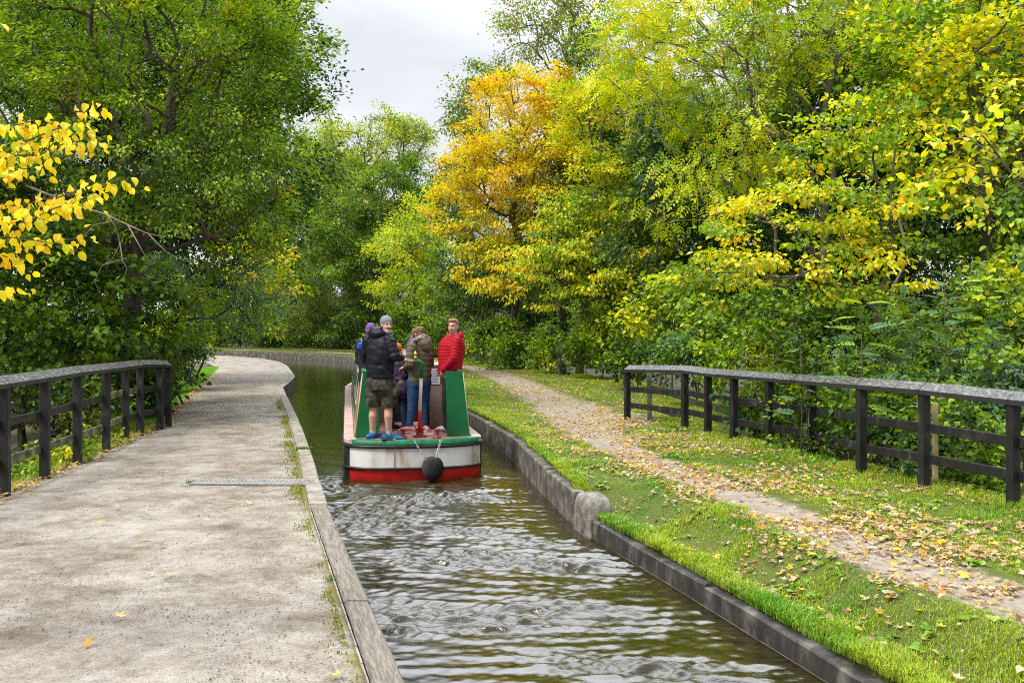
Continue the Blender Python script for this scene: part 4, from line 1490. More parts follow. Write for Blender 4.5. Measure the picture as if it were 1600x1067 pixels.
# ---- person in the olive parka, back to the camera
loc3 = Vector((-1.485, 15.4, DKZ))
H3 = Head((-.03, .04, 1.57), (-.85, .45, -.12), 0, .97)
sR3, eR3, wR3 = Vector((-.1, -.17, 1.36)), Vector((-.13, -.22, 1.1)), Vector((-.22, .06, 1.04))
sL3, eL3, wL3 = Vector((.13, .12, 1.36)), Vector((.15, .18, 1.1)), Vector((-.05, .28, 1.0))
body = H3.prims((.02, .02, 1.38)) + [
    ('loft', [((0, 0, .84), .17, .13), ((0.01, 0, 1.05), .14, .11), ((.02, 0, 1.25), .16, .12), ((.02, 0, 1.38), .13, .09)], .5),
    ('cap', (-.08, -.02, .86), (-.11, -.04, .48), .095, .06), ('cap', (-.11, -.04, .48), (-.15, -.05, .1), .058, .038), ('cap', (-.15, -.05, .1), (-.23, -.04, .05), .038, .03),
    ('cap', (.08, .03, .86), (.07, .05, .48), .095, .06), ('cap', (.07, .05, .48), (.07, .04, .1), .058, .038), ('cap', (.07, .04, .1), (0, .07, .05), .038, .03),
    ('cap', sR3, eR3, .045, .04), ('cap', eR3, wR3, .04, .027), ('cap', sL3, eL3, .045, .04), ('cap', eL3, wL3, .04, .027)]
body += hand(wR3, (-.9, .4, -.1), (0, 0, -1), .6, .92) + hand(wL3, (-.9, .1, .1), (0, 0, -1), .6, .92)
p3 = person(loc3, body, H3, (.55, .32, .24), 'brown haired person in an olive parka with fur hood and blue jeans')
jk = [('loft', [((.0, 0, .79), .185, .15), ((.01, 0, .9), .19, .155), ((.02, 0, 1.1), .175, .15), ((.02, 0, 1.25), .19, .15), ((.02, 0, 1.36), .17, .13), ((.02, .01, 1.43), .1, .095)], .5),
      ('cap', sR3, eR3, .085, .072), ('cap', eR3, wR3, .07, .05), ('cap', sL3, eL3, .085, .072), ('cap', eL3, wL3, .07, .05)]
pj = blob('parka', jk, M['olive'], p3, .012, 3, quilt([((0, 0, .8), (.02, 0, 1.45), .18), (sR3, eR3, .075), (eR3, wR3, .06), (sL3, eL3, .075)], .085, .011))
blob('hood', [('ell', (.075, -.05, 1.43), (.13, .12, .11)), ('ell', (.1, -.07, 1.37), (.1, .09, .1))], M['olive'], pj, .012, 3, wrinkle(9, .01))
blob('fur_trim', [('cap', (-.1, -.09, 1.44), (-.02, -.12, 1.5), .035, .042), ('cap', (-.02, -.12, 1.5), (.08, -.08, 1.53), .042, .045), ('cap', (.08, -.08, 1.53), (.14, .02, 1.5), .045, .04),
                  ('cap', (.14, .02, 1.5), (.12, .1, 1.44), .04, .03)], M['fur'], pj, .008, 1, wrinkle(15, .018, 45))
blob('jeans', [('loft', [((0, 0, .92), .17, .14), ((0, 0, .82), .19, .155), ((-.005, 0, .74), .18, .145)], .3), ('cap', (-.085, -.02, .8), (-.11, -.04, .48), .115, .075), ('cap', (-.11, -.04, .48), (-.15, -.05, .1), .075, .055),
               ('cap', (.08, .03, .8), (.07, .05, .48), .115, .075), ('cap', (.07, .05, .48), (.07, .04, .1), .075, .055)], M['jeans'], p3, .013, 3, wrinkle(16, .009))
shoe((-.14, -.06, .1), (-.95, -.1), 'shoe', M['pink_shoe'], p3, 1.0)
shoe((.08, .03, .1), (-.75, .5), 'shoe', M['pink_shoe'], p3, 1.0)
blob('hair', [('ell', H3.at(0, -.03, .045), (.085, .095, .085), H3.rot), ('ell', H3.at(0, -.06, -.02), (.08, .065, .1), H3.rot), ('ell', H3.at(.06, .02, .02), (.03, .06, .07), H3.rot), ('ell', H3.at(-.06, .02, .02), (.03, .06, .07), H3.rot),
              ('ell', H3.at(0, .06, .075), (.05, .04, .03), H3.rot)], M['hair_brown'], p3, .008, 2, wrinkle(34, .01, 40))
blob('scarf', [('ell', (-.12, .03, 1.43), (.07, .08, .1)), ('cap', (-.15, .0, 1.4), (-.17, -.03, 1.28), .05, .045)], M['purple'], p3, .01, 2, wrinkle(18, .014, 20))

# ---- shorter person in dark purple with the orange hat
loc4 = Vector((-1.885, 15.72, DKZ))
H4 = Head((-.01, .03, 1.3), (.75, .6, -.1), 0, .92)
sR4, eR4, wR4 = Vector((.13, -.14, 1.12)), Vector((.16, -.2, .9)), Vector((-.02, -.16, .72))
sL4, eL4, wL4 = Vector((-.13, .12, 1.12)), Vector((-.18, .14, .9)), Vector((-.05, .22, .8))
body = H4.prims((0, .01, 1.14)) + [
    ('loft', [((0, 0, .7), .14, .11), ((0, 0, .95), .13, .1), ((0, 0, 1.12), .12, .09)], -.7),
    ('cap', (-.08, .02, .72), (-.09, .0, .4), .08, .055), ('cap', (-.09, .0, .4), (-.1, .0, .1), .052, .036), ('cap', (-.1, .0, .1), (-.03, .05, .05), .036, .03),
    ('cap', (.09, -.02, .72), (.13, -.02, .4), .08, .055), ('cap', (.13, -.02, .4), (.14, -.02, .1), .052, .036), ('cap', (.14, -.02, .1), (.2, .02, .05), .036, .03),
    ('cap', sR4, eR4, .04, .036), ('cap', eR4, wR4, .036, .026), ('cap', sL4, eL4, .04, .036), ('cap', eL4, wL4, .036, .026)]
body += hand(wR4, (-.5, -.1, -.8), (0, .5, 0.3), .6, .85) + hand(wL4, (.5, .3, -.3), (0, 0, -1), .6, .85)
p4 = person(loc4, body, H4, (.55, .32, .24), 'shorter person in a dark purple coat, orange hat and dark jeans')
jk = [('loft', [((0, 0, .58), .19, .15), ((0, 0, .75), .195, .155), ((0, 0, .95), .19, .15), ((0, 0, 1.1), .17, .13), ((0, .01, 1.18), .09, .09)], -.7),
      ('cap', sR4, eR4, .078, .068), ('cap', eR4, wR4, .066, .05), ('cap', sL4, eL4, .078, .068), ('cap', eL4, wL4, .066, .05)]
pj = blob('coat', jk, M['purple_dark'], p4, .012, 3, wrinkle(22, .012))
blob('collar', [('ell', (.05, -.06, 1.2), (.1, .09, .06)), ('cap', (.12, -.14, 1.15), (.17, -.2, .98), .05, .045)], M['pattern'], pj, .01, 2)
blob('jeans', [('loft', [((0, 0, .76), .15, .12), ((0, 0, .62), .16, .13)], -.7), ('cap', (-.08, .01, .66), (-.09, 0, .4), .1, .075), ('cap', (-.09, 0, .4), (-.1, .0, .09), .075, .06), ('cap', (.09, -.02, .66), (.13, -.02, .4), .1, .078),
               ('cap', (.13, -.02, .4), (.14, -.02, .09), .078, .06)], M['dark_jeans'], p4, .013, 3, wrinkle(23, .012))
shoe((-.1, 0, .1), (.7, .5), 'shoe', M['black_cloth'], p4, .92)
shoe((.14, -.02, .1), (.8, .4), 'shoe', M['black_cloth'], p4, .92)
blob('hat', [('ell', H4.at(0, -.01, .055), (.09, .105, .085), H4.rot), ('ell', H4.at(0, 0, .03), (.094, .108, .035), H4.rot)], M['orange'], p4, .009, 2)
bag = blob('shoulder_bag', [('ell', (.12, -.235, .68), (.13, .06, .15)), ('cap', (.03, -.2, .85), (.2, -.2, .84), .04, .04)], M['purple_bag'], None, .012, 3, wrinkle(25, .012))
bag.location = loc4
tag(bag, 'plum shoulder bag hanging at the side of the purple coat', 'bag')

# ---- person with purple hat and blue hood behind the helmsman
loc5 = Vector((-2.36, 15.95, DKZ))
H5 = Head((.01, .03, 1.62), (-.2, .95, -.05), 0, .97)
sR5, eR5, wR5 = Vector((.17, 0, 1.4)), Vector((.2, .05, 1.13)), Vector((.1, .25, 1.05))
sL5, eL5, wL5 = Vector((-.17, 0, 1.4)), Vector((-.19, .05, 1.13)), Vector((-.08, .25, 1.05))
body = H5.prims((0, 0, 1.42)) + [
    ('loft', [((0, 0, .86), .16, .12), ((0, 0, 1.1), .14, .1), ((0, 0, 1.3), .16, .11), ((0, 0, 1.42), .12, .08)], 0),
    ('cap', (-.08, 0, .88), (-.09, .02, .48), .09, .058), ('cap', (-.09, .02, .48), (-.09, 0, .1), .056, .038), ('cap', (-.09, 0, .1), (-.1, .1, .05), .038, .03),
    ('cap', (.08, 0, .88), (.09, .02, .48), .09, .058), ('cap', (.09, .02, .48), (.09, 0, .1), .056, .038), ('cap', (.09, 0, .1), (.1, .1, .05), .038, .03),
    ('cap', sR5, eR5, .045, .04), ('cap', eR5, wR5, .04, .027), ('cap', sL5, eL5, .045, .04), ('cap', eL5, wL5, .04, .027)]
body += hand(wR5, (-.2, .9, 0), (0, 0, -1), .6, .92, -1) + hand(wL5, (.2, .9, 0), (0, 0, -1), .6, .92)
p5 = person(loc5, body, H5, (.55, .32, .24), 'person in a purple hat and blue hood half hidden behind the helmsman')
jk = [('loft', [((0, 0, .8), .2, .16), ((0, 0, 1.0), .19, .15), ((0, 0, 1.25), .2, .15), ((0, 0, 1.38), .17, .13), ((0, 0, 1.47), .09, .09)], 0),
      ('cap', sR5, eR5, .078, .068), ('cap', eR5, wR5, .066, .05), ('cap', sL5, eL5, .078, .068), ('cap', eL5, wL5, .066, .05)]
pj = blob('coat', jk, M['black_cloth'], p5, .013, 3, wrinkle(27, .012))
blob('hood', [('ell', (-.05, -.1, 1.36), (.16, .1, .065)), ('ell', (-.06, -.12, 1.4), (.13, .08, .05))], M['blue'], pj, .011, 3, wrinkle(28, .012))
blob('collar', [('ell', (-.02, -.06, 1.46), (.12, .09, .045))], M['pale_blue'], pj, .011, 2, wrinkle(29, .012))
blob('trousers', [('loft', [((0, 0, .95), .15, .12), ((0, 0, .8), .17, .14)], 0), ('cap', (-.08, 0, .82), (-.09, .02, .48), .105, .075), ('cap', (-.09, .02, .48), (-.09, 0, .1), .075, .058), ('cap', (.08, 0, .82), (.09, .02, .48), .105, .075),
                  ('cap', (.09, .02, .48), (.09, 0, .1), .075, .058)], M['black_cloth'], p5, .014, 2)
shoe((-.09, 0, .1), (-.1, 1), 'shoe', M['black_cloth'], p5)
shoe((.09, 0, .1), (.1, 1), 'shoe', M['black_cloth'], p5)
blob('hat', [('ell', H5.at(0, -.01, .05), (.092, .11, .095), H5.rot), ('ell', H5.at(0, -.01, .0), (.097, .113, .05), H5.rot)], M['purple'], p5, .009, 2, wrinkle(31, .01, 25))

# ------------------------------------------------------------------ vegetation


def tmpl_diamond(w=.3):
    return np.array([(0, 0, 0), (.48, w, .06), (1, 0, -.1), (.48, -w, .06)], float), [np.array([[0, 1, 2, 3]])]


def tmpl_broad(w=.36):
    return np.array([(0, 0, 0), (.22, w * .85, .07), (.6, w, .05), (1, 0, -.16), (.6, -w, .05), (.22, -w * .85, .07)], float), [np.array([[0, 1, 2, 3], [0, 3, 4, 5]])]


def tmpl_pinnate(n=4, l=.34, w=.075, droop=.22):
    vs, fs = [], []

    def leaflet(bx, ang, ll):
        bz = -droop * bx * bx
        c, s = math.cos(ang), math.sin(ang)
        i = len(vs)
        for a, b, z in ((0, 0, 0), (.45, w / l, .02), (1, 0, -.12), (.45, -w / l, .02)):
            vs.append((bx + (a * c - b * s) * ll, (a * s + b * c) * ll, bz + z * ll))
        fs.append([i, i + 1, i + 2, i + 3])
    for k in range(n):
        bx = .22 + .62 * k / (n - 1)
        for sg in (-1, 1):
            leaflet(bx, sg * 1.0, l * (1 - .15 * abs(k - 1)))
    leaflet(.85, 0, l * .9)
    return np.array(vs), [np.array(fs)]


def tmpl_lobed():
    pts = []
    for k in range(10):
        a = 2 * math.pi * k / 10
        r = (.55 if k % 2 == 0 else .26) * (1.0 if k != 5 else .6)
        pts.append((.5 + r * math.cos(a), r * math.sin(a), .1 * (1 if k % 2 == 0 else -.2)))
    return np.array(pts), [np.arange(10)[None, :]]


def tmpl_heart():
    xs = (0, .14, .48, .8, 1.0)
    ws = (.03, .3, .36, .19, .01)
    zs = (0, .02, -.02, -.13, -.3)
    v, f = [], []
    for x_, w_, z_ in zip(xs, ws, zs):
        v += [(x_, w_, z_ + .25 * w_), (x_, 0, z_), (x_, -w_, z_ + .2 * w_)]
    for k in range(4):
        for q in (0, 1):
            f.append([3 * k + q, 3 * k + q + 1, 3 * k + q + 4, 3 * k + q + 3])
    return np.array(v), [np.array(f)]


TM = {'diamond': tmpl_diamond(), 'narrow': tmpl_diamond(.2), 'broad': tmpl_broad(), 'pinnate': tmpl_pinnate(), 'lobed': tmpl_lobed(), 'heart': tmpl_heart(),
      'robinia': tmpl_pinnate(7, .2, .075, .35)}


def norm(v):
    return v / np.maximum(np.linalg.norm(v, axis=1, keepdims=True), 1e-9)


def leaf_arrays(c, ax, nr, size, kind):
    tv, tf = TM[kind]
    n, k = len(c), len(tv)
    ax = norm(ax)
    nr = norm(nr - ax * np.sum(nr * ax, 1, keepdims=True))
    sd = np.cross(nr, ax)
    s = size[:, None, None]
    v = c[:, None, :] + s * (tv[None, :, 0:1] * ax[:, None] + tv[None, :, 1:2] * sd[:, None] + tv[None, :, 2:3] * nr[:, None])
    off = (np.arange(n) * k)[:, None, None]
    fs = [(f[None] + off).reshape(-1, f.shape[1]) for f in tf]
    return v.reshape(-1, 3), fs, sum(len(f) for f in tf)


C_ = dict(dark=(.042, .09, .014), green=(.105, .205, .02), mid=(.2, .33, .022), fresh=(.32, .46, .024), ygreen=(.45, .56, .02), lime=(.62, .66, .02),
          yellow=(.86, .7, .02), gold=(.86, .59, .015), orange=(.82, .42, .014), brown=(.36, .2, .08), teal=(.075, .14, .07), bluegreen=(.12, .24, .095), pale=(.32, .38, .12), olive=(.2, .22, .04))



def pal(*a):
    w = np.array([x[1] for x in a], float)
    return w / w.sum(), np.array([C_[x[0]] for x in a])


def grow(trunk, pts, r, step=.6, bf=.35, jit=.07):
    """join crown points to the nearest useful place on the skeleton; returns node positions and parents"""
    nodes = list(map(np.array, trunk))
    par = [-1] + list(range(len(trunk) - 1))
    plen = [0.0]
    for i in range(1, len(trunk)):
        plen.append(plen[-1] + np.linalg.norm(nodes[i] - nodes[i - 1]))
    cap = len(trunk) + len(pts) * 12
    A = np.zeros((cap, 3))
    PL = np.zeros(cap)
    n = len(trunk)
    A[:n] = nodes
    PL[:n] = plen
    low = max(1, n // 4)
    d0 = np.min(np.linalg.norm(pts[:, None] - A[None, low:n], axis=2), axis=1)
    order = np.argsort(d0)
    term = []
    for i in order:
        p = pts[i]
        dv = A[low:n] - p
        d = np.sqrt((dv * dv).sum(1))
        up = np.clip(A[low:n, 2] - p[2], 0, None) * .5
        j = int(np.argmin(d + bf * PL[low:n] + up)) + low
        L = np.linalg.norm(p - A[j])
        k = int(L / step)
        prev = j
        a = A[j].copy()
        for q in range(1, k + 1):
            t = q / (k + 1)
            if n >= cap - 2:
                break
            m = a * (1 - t) + p * t + r.normal(0, jit * step, 3)
            m[2] += .12 * L * math.sin(math.pi * t) * .5
            A[n] = m
            PL[n] = PL[prev] + L / (k + 1)
            par.append(prev)
            prev = n
            n += 1
        A[n] = p
        PL[n] = PL[prev] + L / (k + 1)
        par.append(prev)
        term.append(n)
        n += 1
        if n >= cap - 14:
            break
    return A[:n], np.array(par), np.array(term)


def limbs_mesh(name, A, par, rtw, rbase, mat, parent, rmin=0.0, seg=5, pw=.46):
    n = len(A)
    cnt = np.ones(n)
    for i in range(n - 1, 0, -1):
        cnt[par[i]] += cnt[i]
    rad = np.minimum(rtw * cnt ** pw, rbase)
    idx = np.array([i for i in range(1, n) if rad[i] >= rmin])
    if len(idx) == 0:
        return None
    p0, p1 = A[par[idx]], A[idx]
    r0 = np.minimum(rad[par[idx]], rad[idx] * 1.35)
    r1 = rad[idx]
    d = norm(p1 - p0)
    ref = np.where(np.abs(d[:, 2:3]) < .9, np.array([[0, 0, 1.]]), np.array([[1., 0, 0]]))
    x = norm(np.cross(d, ref))
    y = np.cross(x, d)
    an = np.linspace(0, 2 * np.pi, seg, endpoint=False)
    ring = x[:, None] * np.cos(an)[None, :, None] + y[:, None] * np.sin(an)[None, :, None]
    e = d * (r1 * .3)[:, None]
    v = np.concatenate([(p0 - e)[:, None] + ring * r0[:, None, None], (p1 + e)[:, None] + ring * r1[:, None, None]], 1)
    k = np.arange(seg)
    f = np.stack([k, (k + 1) % seg, (k + 1) % seg + seg, k + seg], -1)
    off = (np.arange(len(idx)) * 2 * seg)[:, None, None]
    return np_mesh(name, v.reshape(-1, 3), [(f[None] + off).reshape(-1, 4)], mat, parent, smooth=True)


def scatter_leaves(r, A, nodes, n_leaf, size, kind, palette, sig, flat, ncl, sig2, droop=.25, mixed=.3, up=1.0, center=None, coltop=None):
    """leaf clusters hung round the twig ends; colour is picked per cluster, then varied leaf by leaf"""
    n_cl = len(nodes) * ncl
    cc = np.repeat(A[nodes], ncl, 0) + r.normal(0, 1, (n_cl, 3)) * np.array([sig, sig, sig * flat])
    per = max(1, int(round(n_leaf / n_cl)))
    c = np.repeat(cc, per, 0)
    n = len(c)
    off = r.normal(0, 1, (n, 3)) * np.array([sig2, sig2, sig2 * flat])
    c = c + off
    out = off.copy()
    if center is not None:
        out = out + (c - center) * .08
    ax = norm(out + r.normal(0, sig2 * .8, (n, 3))) + np.array([0, 0, -droop])
    nr = r.normal(0, .55, (n, 3)) + np.array([0, 0, up])
    sz = size * r.uniform(.65, 1.25, n)
    w, colr = palette
    w_cl = np.tile(w, (n_cl, 1))
    if coltop is not None:                     # shift towards the second palette half up/out
        z = (cc[:, 2] - cc[:, 2].min()) / max(np.ptp(cc[:, 2]), .1)
        k = np.linspace(-1, 1, len(w))
        w_cl = w_cl * np.exp(coltop * k[None, :] * (z - .5)[:, None] * 2)
    # neighbours share colours: low frequency field
    fld = fbm(cc[:, 0] * .8 + cc[:, 1] * .3 + 50, cc[:, 2] * .8 + cc[:, 1] * .5 + 50, int(r.integers(1, 999)), 3)
    fld = (fld - fld.mean()) / (fld.std() + 1e-6)
    k = np.linspace(-1, 1, len(w))
    w_cl = w_cl * np.exp(1.1 * k[None, :] * fld[:, None])
    w_cl /= w_cl.sum(1, keepdims=True)
    cs = np.cumsum(w_cl, 1)
    pick = (r.random((n_cl, 1)) > cs).sum(1).clip(0, len(w) - 1)
    lp_ = np.repeat(pick, per)
    rnd = (r.random((n, 1)) > np.repeat(cs, per, 0)).sum(1).clip(0, len(w) - 1)
    lp_ = np.where(r.random(n) < mixed, rnd, lp_)
    col = colr[lp_] * r.uniform(.7, 1.25, (n, 1)) * (1 + r.normal(0, .06, (n, 3)))
    return c, ax, nr, sz, np.clip(col, .003, .85)


def tree(name, label, cat, base, ells, palette, leaf=.09, kind='diamond', cov=2.4, sp=.55, sig=.3, flat=.6, ncl=3, sig2=.16, trunk_top=None, rbase=.2, bark='bark',
         rtw=.006, rmin=.0, seed=1, group=None, step=.6, stems=None, bf=.35, droop=.25, mixed=.3, twig_vis=True, up=1.0, coltop=None, zfloor=None, nmax=1500, kind_=None):
    """one tree or shrub: base point, crown as ellipsoids measured (u, v, depth, half width px, half height px, half depth m)"""
    cov, sp = cov * 1.45, sp * .92
    r = np.random.default_rng(seed)
    E = []
    for e in ells:
        c = P(e[0], e[1], e[2])
        E.append((c, np.array([e[3] / F * e[2], e[5], e[4] / F * e[2]])))
    pts = []
    area = 0
    for c, rad in E:
        vol = 4.19 * rad.prod()
        n = int(np.clip(vol / sp ** 3 * .55, 6, nmax))
        d = norm(r.normal(0, 1, (n, 3)))
        rr = r.random(n) ** (1 / 4.5)
        p = c + d * rr[:, None] * rad * (1 + .16 * r.normal(0, 1, (n, 1)))
        pts.append(p)
        area += math.pi * (rad[0] * rad[2])
    pts = np.concatenate(pts)
    if zfloor is not None:
        pts = pts[pts[:, 2] > zfloor]
    cen = np.mean([c for c, _ in E], 0)
    base = np.array(base, float)
    if trunk_top is None:
        top = np.array([cen[0], cen[1], max(c[2] + .3 * rad[2] for c, rad in E)])
    else:
        top = np.array(trunk_top, float)
    L = np.linalg.norm(top - base)
    nt_ = max(4, int(L / .7))
    tr = [base * (1 - t) + top * t + (r.normal(0, .05 * L ** .5, 3) * np.array([1, 1, .2]) if 0 < t < 1 else 0) + np.array([0, 0, 0]) for t in np.linspace(0, 1, nt_)]
    A, par, term = grow(tr, pts, r, step, bf)
    root = empty(name, base)
    tag(root, label, cat, group, kind_)
    n = len(A)
    cnt = np.ones(n)
    for i in range(n - 1, 0, -1):
        cnt[par[i]] += cnt[i]
    thin = np.where((cnt <= 4) & (np.arange(n) >= nt_))[0]
    leafarea = {'diamond': .3, 'narrow': .2, 'broad': .55, 'pinnate': .36, 'lobed': .4, 'robinia': .36, 'heart': .5}[kind] * leaf ** 2 * .62
    n_leaf = int(area * cov / leafarea)
    c, ax, nr, sz, col = scatter_leaves(r, A, thin, n_leaf, leaf, kind, palette, sig, flat, ncl, sig2, droop, mixed, up, cen, coltop)
    c = c - base
    v, fs, k = leaf_arrays(c, ax, nr, sz, kind)
    np_mesh('crown', v, fs, M['leaf'], root, np.repeat(col, k, 0))
    limbs_mesh('trunk', A - base, par, rtw, rbase, M[bark], root, rmin)
    return root, len(sz)


NLEAF = 0


def T(*a, **k):
    global NLEAF
    o_, n = tree(*a, **k)
    NLEAF += n
    return o_


def gp(u, d, z=-.6):
    return ((u - CX) / F * d, d, z)


pG = pal(('dark', 2.0), ('green', 4), ('mid', 3.2), ('fresh', 1.5), ('ygreen', .35))
pDark = pal(('dark', 5), ('green', 3.4), ('mid', .8), ('fresh', .1))  # dark leaf mix; shade of the deep wood is put into its colours
# ---- left bank
T('oak_tree', 'big spreading green tree over the left path with bare dark limbs showing', 'tree', gp(150, 21, -.8),
  [(250, 60, 21, 230, 150, 3.2), (388, 120, 21.5, 72, 105, 2.0), (395, 45, 21.5, 45, 70, 1.5), (130, 260, 20, 170, 130, 2.6), (350, 250, 20.5, 120, 110, 2.4), (410, 300, 21, 60, 60, 1.6), (320, 360, 20.5, 110, 60, 2), (60, 40, 20.5, 160, 150, 2.8)],
  pal(('dark', .6), ('green', 3), ('mid', 4.5), ('fresh', 3), ('ygreen', 1), ('yellow', .15)), leaf=.1, cov=1.45, sp=.62, sig=.22, ncl=3, sig2=.14, trunk_top=P(300, 0, 21), rbase=.26, rtw=.0085, seed=11, flat=.55, bf=.28)
T('sycamore_tree', 'dark broad leaved tree hanging low over the left fence', 'tree', gp(-40, 19, -.9),
  [(60, 470, 18.6, 170, 85, 1.3), (230, 490, 21.5, 75, 60, 1.0), (-40, 380, 18, 140, 150, 1.4), (110, 550, 18.8, 130, 40, 1.0)], pal(('dark', 2.5), ('green', 4), ('mid', 2.4), ('fresh', .8)), leaf=.14, kind='broad', cov=2.3, sp=.5, sig=.22, ncl=3, sig2=.15, rbase=.16,
  seed=12, flat=.35)
T('ash_tree', 'ash tree with blue green feathery leaves drooping beside the left path', 'tree', gp(150, 22.3, -.6),
  [(300, 465, 22.2, 75, 45, 1.0), (370, 440, 22.6, 60, 55, 1.0), (240, 440, 22.4, 50, 50, 1), (395, 478, 23, 40, 28, .8)], pal(('teal', 1), ('bluegreen', 3), ('mid', 1.5), ('fresh', .6)), leaf=.36, kind='pinnate', cov=1.5, sp=.42, sig=.18, ncl=2, sig2=.16,
  rbase=.09, seed=13, droop=.7, bf=.3)
T('hazel_bush', 'yellow and green bush at the foot of the trees past the left fence', 'bush', gp(250, 27, .0),
  [(410, 420, 27, 45, 60, 1.3), (300, 520, 25, 70, 35, 1), (380, 495, 26, 40, 30, 1), (245, 535, 24, 35, 30, .8)], pal(('green', 2), ('mid', 2.5), ('ygreen', 2), ('yellow', 1.6), ('gold', .5)), leaf=.12, kind='broad', cov=1.8, sp=.42, sig=.2, ncl=2, sig2=.14, rbase=.06, seed=14)
T('willow_shrub', 'dull grey green shrub at the end of the left fence', 'shrub', gp(290, 24, .2), [(285, 555, 24, 32, 32, .7), (250, 570, 22, 25, 25, .6)], pal(('teal', 2), ('bluegreen', 2), ('olive', 2), ('fresh', 1)), leaf=.09, kind='narrow', cov=2.2, sp=.3, sig=.14, ncl=3, sig2=.1, rbase=.03, seed=15)
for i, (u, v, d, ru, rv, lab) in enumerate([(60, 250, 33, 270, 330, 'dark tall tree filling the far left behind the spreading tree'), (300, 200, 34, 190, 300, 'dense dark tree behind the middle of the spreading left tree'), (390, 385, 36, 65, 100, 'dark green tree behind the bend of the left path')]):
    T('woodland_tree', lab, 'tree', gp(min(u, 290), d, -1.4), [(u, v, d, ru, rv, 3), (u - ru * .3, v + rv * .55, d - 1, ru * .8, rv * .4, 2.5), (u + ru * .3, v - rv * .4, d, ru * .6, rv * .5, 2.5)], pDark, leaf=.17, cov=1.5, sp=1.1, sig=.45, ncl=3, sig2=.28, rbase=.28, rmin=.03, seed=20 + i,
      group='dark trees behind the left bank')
# ---- across the far bend
T('birch_tree', 'hazy pale green tree beyond the bend left of the round dark tree', 'tree', gp(470, 92, 0), [(455, 400, 92, 60, 110, 5), (490, 300, 94, 55, 80, 5), (470, 480, 91, 60, 50, 4)], pal(('green', 1.5), ('mid', 3), ('fresh', 3), ('pale', 2), ('ygreen', 1.5)), leaf=.28, cov=1.7, sp=1.4, sig=.55, ncl=3,
  sig2=.36, rbase=.3, seed=31)
T('poplar_tree', 'tall yellowing tree rising highest above the bend against the sky', 'tree', gp(570, 96, 0), [(600, 235, 96, 72, 52, 6), (515, 250, 94, 55, 70, 6), (560, 330, 94, 90, 70, 6), (640, 215, 97, 35, 30, 4)], pal(('olive', 1.5), ('mid', 2.5), ('fresh', 2.5), ('ygreen', 2), ('yellow', .9)), leaf=.26, cov=1.35, sp=1.5, sig=.5,
  ncl=3, sig2=.34, rbase=.4, seed=32, rtw=.016)
T('maple_tree', 'round dark green tree beyond the bend behind the boat', 'tree', gp(610, 80, 0), [(605, 305, 80, 78, 62, 5), (580, 390, 80, 80, 60, 5), (645, 370, 80, 55, 75, 4.5), (540, 350, 81, 50, 70, 4.5)], pal(('dark', 1), ('green', 4), ('mid', 3), ('fresh', 1), ('olive', .6)), leaf=.24, cov=2.0, sp=1.3, sig=.42, ncl=3,
  sig2=.3, rbase=.4, seed=33, flat=.5, rtw=.014)
T('woodland_tree', 'olive green tree with a bare grey stem above the far hedge', 'tree', gp(525, 85, 0), [(520, 450, 85, 75, 60, 4), (560, 490, 86, 60, 45, 4), (490, 500, 87, 50, 35, 3)], pal(('dark', 1.5), ('green', 3), ('olive', 3), ('mid', 2), ('pale', .6)), leaf=.2, cov=1.6, sp=1.1, sig=.42, ncl=3, sig2=.26, rbase=.22, seed=34, bark='bark_pale')
T('woodland_tree', 'bright yellow green tree between the round dark tree and the orange tree', 'tree', gp(655, 70, 0), [(640, 400, 70, 55, 60, 3.5), (625, 460, 70, 45, 40, 3), (665, 350, 65, 35, 40, 3), (610, 380, 63, 30, 30, 2)], pal(('mid', 2), ('fresh', 3), ('ygreen', 4), ('lime', 2.5), ('yellow', .4)), leaf=.21, cov=1.6, sp=1.0, sig=.36,
  ncl=3, sig2=.26, rbase=.2, seed=35, flat=.45)
T('woodland_tree', 'dull green tree showing round the left edge of the orange tree', 'tree', gp(730, 60, 0), [(735, 215, 60, 32, 95, 3.5), (710, 300, 60, 40, 70, 3), (760, 130, 60, 25, 25, 2)], pal(('dark', 1), ('green', 3), ('olive', 2), ('mid', 2.5), ('ygreen', .4)), leaf=.19, cov=1.6, sp=1.0, sig=.38, ncl=3, sig2=.26, rbase=.2, seed=36)
# ---- right bank, far to near
T('cherry_tree', 'orange and gold autumn tree behind the boat', 'tree', gp(805, 47, .1), [(805, 190, 46, 80, 75, 3.2), (765, 285, 45, 85, 70, 3), (855, 250, 45, 62, 100, 3), (715, 330, 44.5, 45, 50, 2), (810, 385, 44, 80, 50, 2.6), (770, 440, 43.5, 45, 30, 2), (860, 160, 46, 45, 50, 2)],
  pal(('olive', .8), ('lime', 1.2), ('yellow', 4.5), ('gold', 4), ('orange', .4), ('brown', .12)), leaf=.17, cov=1.75, sp=.85, sig=.3, ncl=3, sig2=.2, rbase=.2, seed=41, flat=.5, rtw=.011, coltop=1.1, bf=.25)
T('ash_tree', 'tall thin open ash tree standing up against the sky', 'tree', gp(880, 62, 0), [(850, 30, 62, 75, 60, 4), (820, 80, 62, 45, 40, 3), (900, 60, 62, 60, 80, 4), (880, -50, 62, 100, 70, 4)], pal(('olive', 2), ('mid', 2), ('pale', 2), ('ygreen', 1), ('brown', .3)), leaf=.2, cov=.75, sp=1.15, sig=.35, ncl=3, sig2=.3, bark='bark_pale', rbase=.3, rtw=.012,
  seed=42, trunk_top=P(890, -60, 62), bf=.2)
